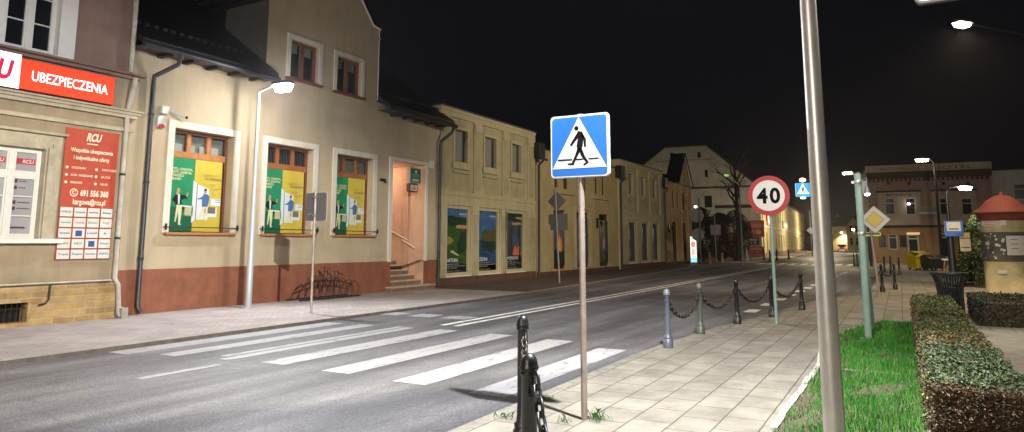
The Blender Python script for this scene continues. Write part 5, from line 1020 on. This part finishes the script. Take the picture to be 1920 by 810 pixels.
# board at the upper right edge
x = -3.5; T = thing('information_board', 'white board with dark rim and red mark at the top right edge', 'sign', (x, -16.6, 0), None, R(-90))
ya_, za_ = FX(1716, 11, x); yb2, _ = FX(1900, 0, x)
q = MB(); a0 = -(ya_+16.6); q.prism(rrect(a0, a0+1.7, za_-.0, za_+.9, .05), 'y', -.04, .02, M('board_rim', (.09, .09, .09), .5)); q.flat(rrect(a0+.018, a0+1.68, za_+.018, za_+.88, .04), -.0415, SW)
ym, zm_ = FX(1745, 3, x); q.flat(circ(-(ym+16.6), zm_+.15, .135, 24), -.043, SR); q.build('sign_panel', T, True)
q = MB(); q.tube([(1.1, .05, 0), (1.1, .05, 4.6)], .04, GALV, 12); q.build('pole', T, True)
# green double post with bracket and lantern
x, y = G(1629, 638); x2, y2 = G(1636, 616)
T = thing('green_post', 'pale green steel post with a leaning strut in the grass', 'post', (x, y, 0)); q = MB(); q.tube([(x, y, -.05), (x, y, FY(1607, 325, y)[1])], .056, GREEN, 18); q.lathe((x, y, FY(1607, 325, y)[1]), [(.058, 0), (.06, .02), (.001, .04)], BLACK, 16); q.build('pole', T)
zj = FY(1622, 440, y)[1]; q = MB(); q.tube([(x2, y2, -.05), (x+.10, y-.02, zj-.15), (x+.06, y, zj)], .05, GREEN, 14); q.build('strut', T)
q = MB(); q.lathe((x, y, zj-.03), [(.062, 0), (.066, .01), (.066, .05), (.062, .06)], GALV, 16); q.box(x-.02, x+.02, y-.28, y-.06, zj-.02, zj+.02, BLACK); zk = FY(1610, 344, y)[1]; q.lathe((x, y, zk-.03), [(.06, 0), (.066, .01), (.066, .06), (.06, .07)], GALV, 16); q.box(x-.02, x+.02, y-.12, y+.1, zk-.02, zk+.02, GALV); q.build('bracket', T)
lx, lz = FY(1626, 366, y-.15)
q = MB(); q.tube([(x, y-.06, zk+.02), (x+.02, y-.12, zk+.06), (lx, y-.15, zk+.02), (lx+.02, y-.15, lz+.14)], .012, BACK, 8); q.box(x-.03, x+.05, y-.14, y-.06, zk-.2, zk+.02, BACK)
q.lathe((lx+.02, y-.15, lz+.03), [(.045, 0), (.04, .05), (.02, .12)], BACK, 12); q.lathe((lx+.02, y-.15, lz), [(.001, -.01), (.035, .0), (.043, .03)], lampmat('small_lamp_light', (1, .93, .8), 14), 12)
o = q.build('gooseneck_lamp'); rebase(o, (lx, y-.15, lz)); tag(o, 'small gooseneck lamp clamped to the top of the green post', 'lamp')
o = None
q = MB(); bx_, by_ = G(1634, 500); q.tube([(bx_, by_, 0), (bx_, by_, 3.2)], .09, BLACK, 8); q.lathe((bx_, by_, 3.2), [(.12, 0), (.14, .3), (.02, .45)], BLACK, 8); o = q.build('lantern_post'); rebase(o, (bx_, by_, 0)); tag(o, 'dark unlit lantern post behind the priority sign', 'lantern post')

# --- poster pillar
x, y, _ = AT(1896, 560, 20.9)
T = thing('poster_pillar', 'round yellowish advertising pillar with red domed roof and torn posters', 'advertising column', (x, y, 0))
PIL = M('pillar_plaster', (.45, .38, .20), .85, var=.3, vs=2.2, bump=.3); PILD = M('pillar_glue_band', (.09, .085, .065), .85, var=.45, vs=5)
q = MB(); q.lathe((x, y, 0), [(.64, 0), (.62, .14)], M('pillar_base_yellow', (.5, .36, .04), .7, var=.3, vs=5), 40); q.lathe((x, y, .141), [(.62, 0), (.60, .005), (.60, .94)], PIL, 40); q.lathe((x, y, 1.08), [(.603, 0), (.603, .86)], PILD, 40); q.lathe((x, y, 1.94), [(.605, 0), (.605, .08), (.6, .09), (.6, .42)], PIL, 40); q.build('column', T)
RR = M('roof_red', (.14, .026, .018), .8, var=.25, vs=4); q = MB(); q.lathe((x, y, 2.36), [(.63, -.08), (.66, .06), (.70, .12), (.82, .14), (.82, .17), (.64, .24), (.55, .36), (.42, .51), (.26, .63), (.11, .69), (.05, .70), (.06, .73), (.05, .77), (.001, .79)], RR, 40); q.build('roof', T)
def curved(a0, a1, z0, z1, r, mt, n=8, ch=None):
    q = MB()
    for i in range(n):
        b0 = a0+(a1-a0)*i/n; b1 = a0+(a1-a0)*(i+1)/n; q.poly([(x+r*math.cos(b0), y+r*math.sin(b0), z0), (x+r*math.cos(b1), y+r*math.sin(b1), z0), (x+r*math.cos(b1), y+r*math.sin(b1), z1), (x+r*math.cos(b0), y+r*math.sin(b0), z1)], mt, True)
    return q
va = math.atan2(CAM[1]-y, CAM[0]-x); PP = M('poster_paper', (.62, .58, .52), .7, var=.12, vs=9)
def ang(px): return va+math.asin(max(-1, min(1, (px-1882)/39.)))
for j, (p0_, p1_, z0, z1, lab) in enumerate(((1846, 1886, 2.14, 2.34, 'white poster strip at the top of the pillar'), (1883, 1913, 1.27, 1.83, 'large white concert poster on the dark pillar band'), (1915, 1921, 1.2, 1.44, 'small white bill at the right edge of the pillar'))):
    q = curved(ang(p0_), ang(p1_), z0, z1, .612, PP)
    for k in range(3 if j < 2 else 1):
        zz = z1-.06-.05*k if j == 0 else z1-.1-.13*k; b0 = ang(p0_+6); b1 = ang(p0_+(18 if j else 30)); q2 = curved(b0, b1, zz-.02, zz, .615, M('poster_ink', (.2, .12, .12), .7) if j else M('poster_ink_red', (.5, .15, .12), .7), 4); n0 = len(q.v)
        q.mesh(q2.v, q2.f, q2.mats[0])
    o = q.build('pillar_poster'); a_ = ang((p0_+p1_)/2); rebase(o, (x+.61*math.cos(a_), y+.61*math.sin(a_), z0)); tag(o, lab, 'poster', 'bills pasted on the pillar')
q = MB(); random.seed(3)
for k in range(26):
    px = random.choice([random.uniform(1846, 1856), random.uniform(1850, 1880)]); zz = random.uniform(1.12, 1.9); s = random.uniform(.01, .035); a = ang(px); q2 = curved(a-s/.6, a+s/.6, zz-s*random.uniform(.6, 2), zz+s, .609, PP, 2); q.mesh(q2.v, q2.f, PP)
q2 = curved(ang(1866), ang(1880), .74, .84, .609, PP, 4); q.mesh(q2.v, q2.f, PP); q.build('poster_scraps', T)

# --- litter bin, containers, bench, stool
x, y = G(1786, 597)
T = thing('litter_bin', 'flared black slatted litter bin at the end of the hedge', 'litter bin', (x, y, 0)); q = MB(); n = 34
for i in range(n):
    a = 2*math.pi*i/n; c_, s_ = math.cos(a), math.sin(a); q.tube([(x+r*c_, y+r*s_, z) for r, z in ((.235, .1), (.235, .55), (.26, .75), (.32, .92), (.36, .97))], .0135, BLACK, 5)
q.build('slats', T); q = MB(); q.lathe((x, y, 0), [(.25, .04), (.25, .12), (.2, .12), (.2, .5), (.22, .5), (.24, .47)], BLACK, 28); q.build('base_ring', T); q = MB(); q.lathe((x, y, .93), [(.35, 0), (.375, .02), (.365, .05), (.34, .04)], BLACK, 32); q.build('rim', T)
q = MB(); q.lathe((x, y, .06), [(.001, 0), (.205, 0), (.205, .6), (.001, .6)], M('liner_black', (.006, .006, .006), .7), 24); q.build('liner', T)
def container(px, d, wd, h, mt, mt2, lab, lid=True):
    X, Y, _ = AT(px, 480, d); T = thing('waste_container', lab, 'container', (X, Y, 0), None, R(-58)); q = MB(); q.mesh([(-wd/2, 0, .12), (wd/2, 0, .12), (wd/2, .9, .12), (-wd/2, .9, .12), (-wd/2-.08, -.1, h*.75), (wd/2+.08, -.1, h*.75), (wd/2+.08, 1.0, h*.75), (-wd/2-.08, 1., h*.75)], [(0, 1, 5, 4), (1, 2, 6, 5), (2, 3, 7, 6), (3, 0, 4, 7), (3, 2, 1, 0)], mt)
    for u in (-.3, 0.02, .34): q.box(u*wd-.02, u*wd+.02, -.13, -.02, .2, h*.6, mt2)
    q.build('body', T, True); q = MB(); q.mesh([(-wd/2-.12, -.16, h*.74), (wd/2+.12, -.16, h*.74), (wd/2+.12, .5, h), (-wd/2-.12, .5, h), (-wd/2-.12, 1.02, h*.8), (wd/2+.12, 1.02, h*.8), (-wd/2-.12, -.16, h*.68), (wd/2+.12, -.16, h*.68)], [(0, 1, 3, 2), (2, 3, 5, 4), (6, 7, 1, 0)], mt2)
    q.mesh([(-wd/2-.12, -.16, h*.74), (-wd/2-.12, .5, h), (-wd/2-.12, 1.02, h*.8)], [(0, 1, 2)], mt2); q.mesh([(wd/2+.12, -.16, h*.74), (wd/2+.12, .5, h), (wd/2+.12, 1.02, h*.8)], [(0, 1, 2)], mt2); q.build('lid', T, True)
    q = MB()
    for u in (-wd/2+.1, wd/2-.1):
        for v in (.1, .8): q.tube([(u-.03, v, .08), (u+.03, v, .08)], .08, BLACK, 12)
    q.build('wheel', T, True); return T
YB = M('bin_yellow', (.55, .42, .01), .5); YB2 = M('bin_yellow_lid', (.62, .48, .02), .5); container(1729, 43, .85, 1.15, YB, YB2, 'bright yellow waste container before the hotel')
GB = M('bin_grey', (.03, .035, .035), .6); container(1758, 42, .9, .95, GB, GB, 'dark grey waste container right of the yellow one')
X, Y, _ = AT(1778, 497, 37); T = thing('stool', 'small white topped stool with wooden legs before the hotel door', 'stool', (X, Y, 0)); q = MB(); q.prism([(X+a, Y+b) for a, b in rrect(-.22, .22, -.3, .3, .1)], 'z', .74, .82, SW); q.build('seat', T)
for a, b in ((-.15, -.2), (-.15, .2), (.15, -.2), (.15, .2)): MB().tube([(X+a*.7, Y+b*.7, .75), (X+a*1.2, Y+b*1.2, 0)], .035, WOOD, 8).build('leg', T)
X, Y, _ = AT(1820, 516, 28); point_ = None
T = thing('bench', 'low pale bench behind the litter bin, before the conifers', 'bench', (X, Y, 0), None, R(-62)); q = MB()
for k in range(4): q.box(-.9, .6, -.2+.11*k, -.11+.11*k, .42, .46, PL_W)
q.build('seat', T, True)
for u in (-.7, .4): MB().box(u-.04, u+.04, -.18, .2, 0, .418, CONC).build('leg', T, True)
# --- lit totem
fr = frame_of(G(1293, 495.5), (G(1293, 495.5)[0]+.35, G(1293, 495.5)[1]-.85)); X, Y = G(1301, 495.5)
T = thing('advertising_totem', 'narrow lit advertising totem glowing white, red and cyan at the terrace end', 'advertising board', (X, Y, 0), None, R(-68)); q = MB(); q.box(-.3, .3, -.09, .09, 0, 2.25, BLACK); q.build('case', T, True)
nz2 = M('totem_light', (.9, .95, .95), .5, emit=1.3); q = MB(); q.box(-.23, .23, -.1, -.091, .16, 2.15, nz2); q.box(-.23, .23, -.104, -.1005, .16, .5, M('totem_cyan', (.25, .85, .9), .5, emit=1.1)); q.box(-.2, .1, -.104, -.1005, 1.9, 2.1, M('totem_green', (.35, .85, .5), .5, emit=1.))
q.prism(circ(-.02, 1.55, .17, 16, .24), 'y', -.106, -.1005, M('totem_red', (1., .25, .15), .5, emit=1.)); q.box(-.16, .1, -.106, -.1005, .7, 1.2, M('totem_pink', (1., .5, .45), .5, emit=1.)); q.build('screen', T, True)
# --- bicycle rack
x0, y0 = G(540, 566); x1, y1 = G(664, 551); T = thing('bicycle_rack', 'ornate black wrought iron bicycle rack against the red brown base', 'bicycle rack', ((x0+x1)/2, -.5, 0)); q = MB()
x0 = 4.3; x1 = 6.8
for yy in (-.75, -.25): q.tube([(x0, yy, .04), (x1, yy, .04)], .022, BLACK, 6)
for k in range(9):
    xx = x0+.15+(x1-x0-.3)*k/8; hh = .42+.14*math.sin(math.pi*k/8)
    q.tube([(xx-.0, -.75, .04)]+[(xx+.16*math.sin(a)*(1), -.5-.25*math.cos(a), .04+hh*math.sin(a)) for a in [math.pi*i/10 for i in range(1, 10)]]+[(xx, -.25, .04)], .011, BLACK, 5)
q.tube([(x0+.1+i*(x1-x0-.2)/16, -.5, .36+.17*math.sin(math.pi*i/16)) for i in range(17)], .018, BLACK, 6); q.build('frame', T)
q = MB()
for xx, h in ((4.95, .74), (5.25, .79), (5.45, .9), (5.58, .78), (5.88, .76), (6.03, .76)):
    q.tube([(xx, -.5, .3), (xx-.04, -.5, .55), (xx+.05, -.5, h-.08), (xx+.02, -.5, h)], .016, BLACK, 5); q.lathe((xx+.02, -.5, h-.02), [(.001, 0), (.035, .03), (.001, .07)], BLACK, 8)
for xx in (5.33, 5.68, 6.15): q.tube([(xx+.1*math.cos(a), -.5, .6+.13*math.sin(a)) for a in [.3+i*.5 for i in range(11)]], .013, BLACK, 5)
q.build('ornament', T)
# --- distant car with its tail lights on
X, Y, _ = AT(1579, 469, 150); T = thing('parked_car', 'distant car with red tail lights glowing at the end of the street', 'car', (X, Y, 0), None, R(3)); CB = M('car_paint', (.10, .10, .11), .3, coat=.5)
prof = [(0, .35), (0, .85), (.25, .95), (.6, 1.42), (2.2, 1.45), (2.9, .98), (4.0, .85), (4.15, .4)]
q = MB(); q.prism(prof, 'y', -.85, .85, CB); q.build('body', T, True); q = MB(); q.mesh([(.22, -.7, .98), (.22, .7, .98), (.55, .62, 1.38), (.55, -.62, 1.38)], [(0, 1, 2, 3)], DGLASS); q.build('rear_window', T, True)
for v in (-.68, .68): MB().box(-.03, .1, v-.16, v+.16, .68, .9, lampmat('tail_light', (1., .05, .03), 9)).build('tail_light', T, True)
for u in (.75, 3.3):
    for v in (-.8, .8): MB().tube([(u, v-.1, .32), (u, v+.1, .32)], .32, BLACK, 16).build('wheel', T, True)
# ================================================================ vegetation
random.seed(11)
def leaf(mb, p, s, mt, up=None):
    a = random.uniform(0, 6.283); b = random.uniform(-1, 1); t = Vector((math.cos(a), math.sin(a), b)).normalized(); u = Vector((random.gauss(0, 1), random.gauss(0, 1), random.gauss(0, 1))).cross(t).normalized()
    p = Vector(p); mb.poly([p-t*s, p+u*s*.5, p+t*s, p-u*s*.5], mt)
def inside(poly, x, y):
    r = False; n = len(poly)
    for i in range(n):
        (a, b), (c, d) = poly[i], poly[(i+1) % n]
        if (b > y) != (d > y) and x < (c-a)*(y-b)/(d-b)+a: r = not r
    return r
LAWN = [(-6.8, -14.36), (-3.4, -14.33), (.37, -14.34), (2.2, -14.22), (3.6, -14.25), (4.7, -14.45), (5.6, -14.7), (6.3, -15.0), (6.7, -15.5), (6.5, -16.25), (-6.8, -16.25)]
lm = MB(); lm.poly([(a, b, .012) for a, b in LAWN], SOIL); struct('lawn_soil', lm)
kb = MB(); WK = M('kerb_white_worn', (.55, .53, .48), .8, var=.45, vs=9, bump=.4)
pts = LAWN[1:8]
for a, b in zip(pts, pts[1:]):
    L = math.dist(a, b); n = max(1, int(L/.5))
    for i in range(n):
        p = [a[0]+(b[0]-a[0])*(i+.01)/n, a[1]+(b[1]-a[1])*(i+.01)/n]; q = [a[0]+(b[0]-a[0])*(i+.97)/n, a[1]+(b[1]-a[1])*(i+.97)/n]; j = random.uniform(-.012, .012)
        d = Vector((q[0]-p[0], q[1]-p[1])).normalized(); nx, ny = -d.y*.03, d.x*.03
        v = [(p[0]-nx, p[1]-ny+j), (q[0]-nx, q[1]-ny+j), (q[0]+nx, q[1]+ny+j), (p[0]+nx, p[1]+ny+j)]; kb.prism(v, 'z', -.02, .035+random.uniform(-.01, .01), WK)
kb.box(.06, .12, -14.85, -14.42, -.01, .022, CONC); kb.box(.07, .12, -15.3, -14.95, -.01, .018, CONC)
struct('lawn_edging', kb)
GM = [M('grass_'+n, c, .6, spec=.3) for n, c in (('bright', (.065, .27, .03)), ('mid', (.035, .18, .02)), ('deep', (.02, .11, .014)), ('straw', (.26, .27, .10)))]
gr = MB(); n = 0; N = 62000
vs = []; cnt = 0
while cnt < N:
    x = random.uniform(-6.8, 6.7); y = random.uniform(-16.2, -14.25)
    if not inside(LAWN, x, y) or (.03 < x < .17 and y > -15.3): continue
    bare = math.sin(x*2.3+1)*math.sin(y*5.1)+.6*math.sin(x*5.3+y*7)
    edge = min(abs(y+14.34), 1)
    if x < -3.2 and bare > .1 and random.random() < .8: cnt += 1; continue
    if edge < .05+.09*(math.sin(x*7)+math.sin(x*17+2)+1.2) and random.random() < .7: cnt += 1; continue
    if bare > .75 and random.random() < .75: cnt += 1; continue
    h = random.uniform(.03, .085)*(1.25 if bare < 0 else .8); a = random.uniform(0, 6.283); w_ = random.uniform(.003, .006)*(1+max(0, x)*.12); lx_, ly_ = random.gauss(0, .022), random.gauss(0, .022)
    r_ = random.random(); mt = GM[0] if r_ < .34 else GM[1] if r_ < .72 else GM[2] if r_ < .93 else GM[3]
    c_, s_ = math.cos(a)*w_, math.sin(a)*w_; gr.poly([(x-c_, y-s_, .01), (x+c_, y+s_, .01), (x+lx_, y+ly_, .01+h)], mt); cnt += 1
o = gr.build('grass'); tag(o, 'bright green lit lawn strip between the slabs and the hedge', 'grass', kind='stuff')
# weeds at the pole and kerb
for px, py, n, s, lab in ((1120, 787, 60, .13, 'weed tuft growing at the foot of the crossing sign pole'), (1022, 752, 40, .09, 'small weed by the kerb behind the near bollards'), (948, 783, 30, .08, 'tiny weed at the kerb left of the near bollards'), (1060, 790, 24, .08, 'thin dark weed between bollard and sign pole')):
    x, y = G(px, py); q = MB()
    for i in range(n):
        a = random.uniform(0, 6.28); d = random.uniform(0, .07); l = random.uniform(.3, 1)*s; bx, by = x+random.gauss(0, .05), y+random.gauss(0, .05); ex, ey = bx+math.cos(a)*l*.6, by+math.sin(a)*l*.6; q.poly([(bx-.004, by, 0), (bx+.004, by, 0), ((bx+ex)/2+.004, (by+ey)/2, l*.6), (ex, ey, l*random.uniform(.5, 1)), ((bx+ex)/2-.004, (by+ey)/2, l*.6)], random.choice(GM[1:3]))
    o = q.build('weed'); rebase(o, (x, y, 0)); tag(o, lab, 'weed', 'weeds in the paving')
# clipped hedge
HL = {k: M('hedge_'+k, c, .55, spec=.35) for k, c in dict(greygreen=(.075, .10, .052), green=(.075, .115, .035), dark=(.028, .045, .018), brown=(.13, .08, .048), twig=(.06, .038, .024), red=(.16, .045, .03), yellow=(.26, .22, .06), pale=(.12, .145, .08), darkb=(.02, .03, .018)).items()}
hx0, hx1, hy0, hy1, hz = -4.05, 5.75, -16.12, -15.52, .60
HG = thing('clipped_hedge', 'long low clipped hedge running away beside the lawn', 'hedge', ((hx0+hx1)/2, (hy0+hy1)/2, 0))
q = MB(); q.box(hx0+.05, hx1-.05, hy0+.05, hy1-.05, 0, hz-.05, HL['twig']); q.build('branches', HG)
q = MB()
def hmat(x, face):
    r = random.random()
    if face == 'front' or (x < -3.9): return HL['brown'] if r < .5 else HL['twig'] if r < .9 else HL['green']
    if face == 'side': return HL['brown'] if r < .3 else HL['green'] if r < .6 else HL['yellow'] if r < .68 else HL['twig']
    if x < -1.6: return HL['greygreen'] if r < .5 else HL['green'] if r < .75 else HL['dark'] if r < .9 else HL['pale']
    if x < -.4: return HL['red'] if r < .15 else HL['yellow'] if r < .3 else HL['greygreen'] if r < .6 else HL['brown'] if r < .8 else HL['green']
    return HL['green'] if r < .45 else HL['dark'] if r < .7 else HL['brown'] if r < .9 else HL['yellow']
def lump(x, y): return .018*math.sin(x*9+y*3)+.015*math.sin(x*21+1)+.014*math.sin(y*26)
for i in range(26000):
    x = hx0+(hx1-hx0)*random.random()**1.45; y = random.uniform(hy0, hy1); step = .0 if x < -.4 else -.03 if x < 1.8 else .015
    leaf(q, (x, y, hz+step+lump(x, y)+random.uniform(-.03, .012)), random.uniform(.010, .02)*(1+max(0, x)*.1), hmat(x, 'top'))
for i in range(12000):
    x = hx0+(hx1-hx0)*random.random()**1.3; z = random.uniform(.02, hz); leaf(q, (x, (hy1 if random.random() < .8 else hy0)+random.uniform(-.03, .03)+lump(x, z), z), random.uniform(.011, .02), hmat(x, 'side'))
for i in range(5200):
    y = random.uniform(hy0, hy1); z = random.uniform(.0, hz); leaf(q, (hx0+random.uniform(-.04, .05)+lump(y, z), y, z), random.uniform(.008, .018), hmat(x, 'front'))
for i in range(500):
    y = random.uniform(hy0, hy1); z = random.uniform(.1, hz-.02); q.tube([(hx0+.03, y, z), (hx0-.03+random.gauss(0, .02), y+random.gauss(0, .04), z+random.uniform(0, .09))], .0025, HL['brown'], 3, caps=False)
q.build('leaves', HG)
def bush(name, lab, cat, c, size, n, ls, mats, parts='leaves', shape='box', group=None):
    T = thing(name, lab, cat, (c[0], c[1], 0), group); q = MB(); sx, sy, sz = size
    if shape == 'box':
        q.box(c[0]-sx/2+.06, c[0]+sx/2-.06, c[1]-sy/2+.06, c[1]+sy/2-.06, 0, sz-.06, HL['twig']); q.build('branches', T); q = MB()
        for i in range(n):
            f = random.random(); x = c[0]+random.uniform(-.5, .5)*sx; y = c[1]+random.uniform(-.5, .5)*sy; z = random.uniform(0, sz)
            if f < .45: z = sz
            elif f < .75: x = c[0]-sx/2
            else: y = c[1]+sy/2
            leaf(q, (x+random.gauss(0, .02), y+random.gauss(0, .02), z+random.gauss(0, .02)), random.uniform(.6, 1.2)*ls, random.choice(mats))
    else:
        q.tube([(c[0], c[1], 0), (c[0], c[1], sz*.8)], [.07*sz/2, .01], HL['twig'], 8); q.build('trunk', T); q = MB()
        cl = [(random.uniform(0, 1), random.uniform(0, 6.28)) for _ in range(26)]
        for i in range(n):
            t, a = random.choice(cl); t = min(1, max(0, t+random.gauss(0, .06))); a += random.gauss(0, .35)
            rr = (1-t**1.6)**.6 if shape == 'cone' else math.sqrt(max(0, 1-(2*t-1)**2))*(.8+.2*math.sin(a*3)); rr *= random.uniform(.55, 1.08)
            leaf(q, (c[0]+rr*math.cos(a)*sx/2, c[1]+rr*math.sin(a)*sy/2, sz*(.04+.96*t)), random.uniform(.6, 1.2)*ls, random.choice(mats))
    q.build(parts, T); return T
bush('clipped_hedge', 'dark low hedge before the poster pillar', 'hedge', (7.9, -19.3), (2.4, 5.3, .50), 26000, .026, [HL['darkb'], HL['dark'], HL['twig']])
X, Y, _ = AT(1815, 545, 26); bush('conifer', 'dark green conifer just left of the poster pillar', 'conifer', (X+.5, Y-.35), (1.3, 1.3, 2.3), 6000, .05, [HL['dark'], HL['darkb'], HL['green']], 'foliage', 'cone')
X, Y, _ = AT(1838, 545, 27); bush('conifer', 'taller conifer half hidden behind the poster pillar', 'conifer', (X+1.0, Y-.2), (1.4, 1.4, 2.9), 6000, .05, [HL['dark'], HL['darkb'], HL['green']], 'foliage', 'cone')
for px, d, sz, w2, lab in ((1318, 62, 4.8, 3.0, 'dark tall shrub right behind the lit totem'), (1350, 64, 4.4, 3.2, 'dark shrub between the grey notice sign and the totem'), (1378, 67, 4.8, 3.2, 'dark shrub at the foot of the bare tree'), (1519, 158, 3.2, 3, 'pale bare bush beyond the last cream house')):
    X, Y, _ = AT(px, 480, d); bush('shrub', lab, 'shrub', (X, Y), (w2, w2, sz), 9000, .085 if d < 100 else .16, [HL['darkb'], HL['dark'], HL['twig']] if d < 100 else [HL['brown'], HL['twig']], 'foliage', 'ball', 'dark shrubs before the gable house')
# bare tree
def branch(q, p, d, r, l, lev):
    n = 4; pts = [p]; rs = [r]; dd = d.copy()
    for i in range(n):
        dd = (dd+Vector((random.gauss(0, .13), random.gauss(0, .13), random.gauss(.02, .09)))).normalized(); pts.append(pts[-1]+dd*l/n); rs.append(r*(1-.6*(i+1)/n))
    q.tube(pts, rs, BARK, 7 if lev < 2 else 4, caps=False)
    if lev >= 4: return
    for i in range(3 if lev else 5):
        k = random.randint(2, n) if lev else random.randint(3, n); a = random.uniform(0, 6.28); s = Vector((math.cos(a), math.sin(a), random.uniform(-.1, .5))); branch(q, pts[k], (dd*.5+s*.75).normalized(), rs[k]*.72, l*random.uniform(.5, .72), lev+1)
BARK = M('bark', (.035, .028, .022), .95, var=.3, vs=10)
X, Y, _ = AT(1386, 480, 66); TR = thing('bare_tree', 'leafless old tree with dark trunk before the gable house', 'tree', (X, Y, 0)); random.seed(21)
q = MB(); q.tube([(X, Y, -.1), (X, Y, .4), (X+.1, Y, 4), (X+.15, Y+.1, 8.6)], [.42, .24, .19, .11], BARK, 12); q.build('trunk', TR)
q = MB()
for k in range(11):
    a = k*2.4+.3; branch(q, Vector((X+.13, Y+.08, 4.9+.36*k)), Vector((math.cos(a)*.6, math.sin(a)*.6, .8)).normalized(), .10, 2.3, 1)
q.build('crown', TR)
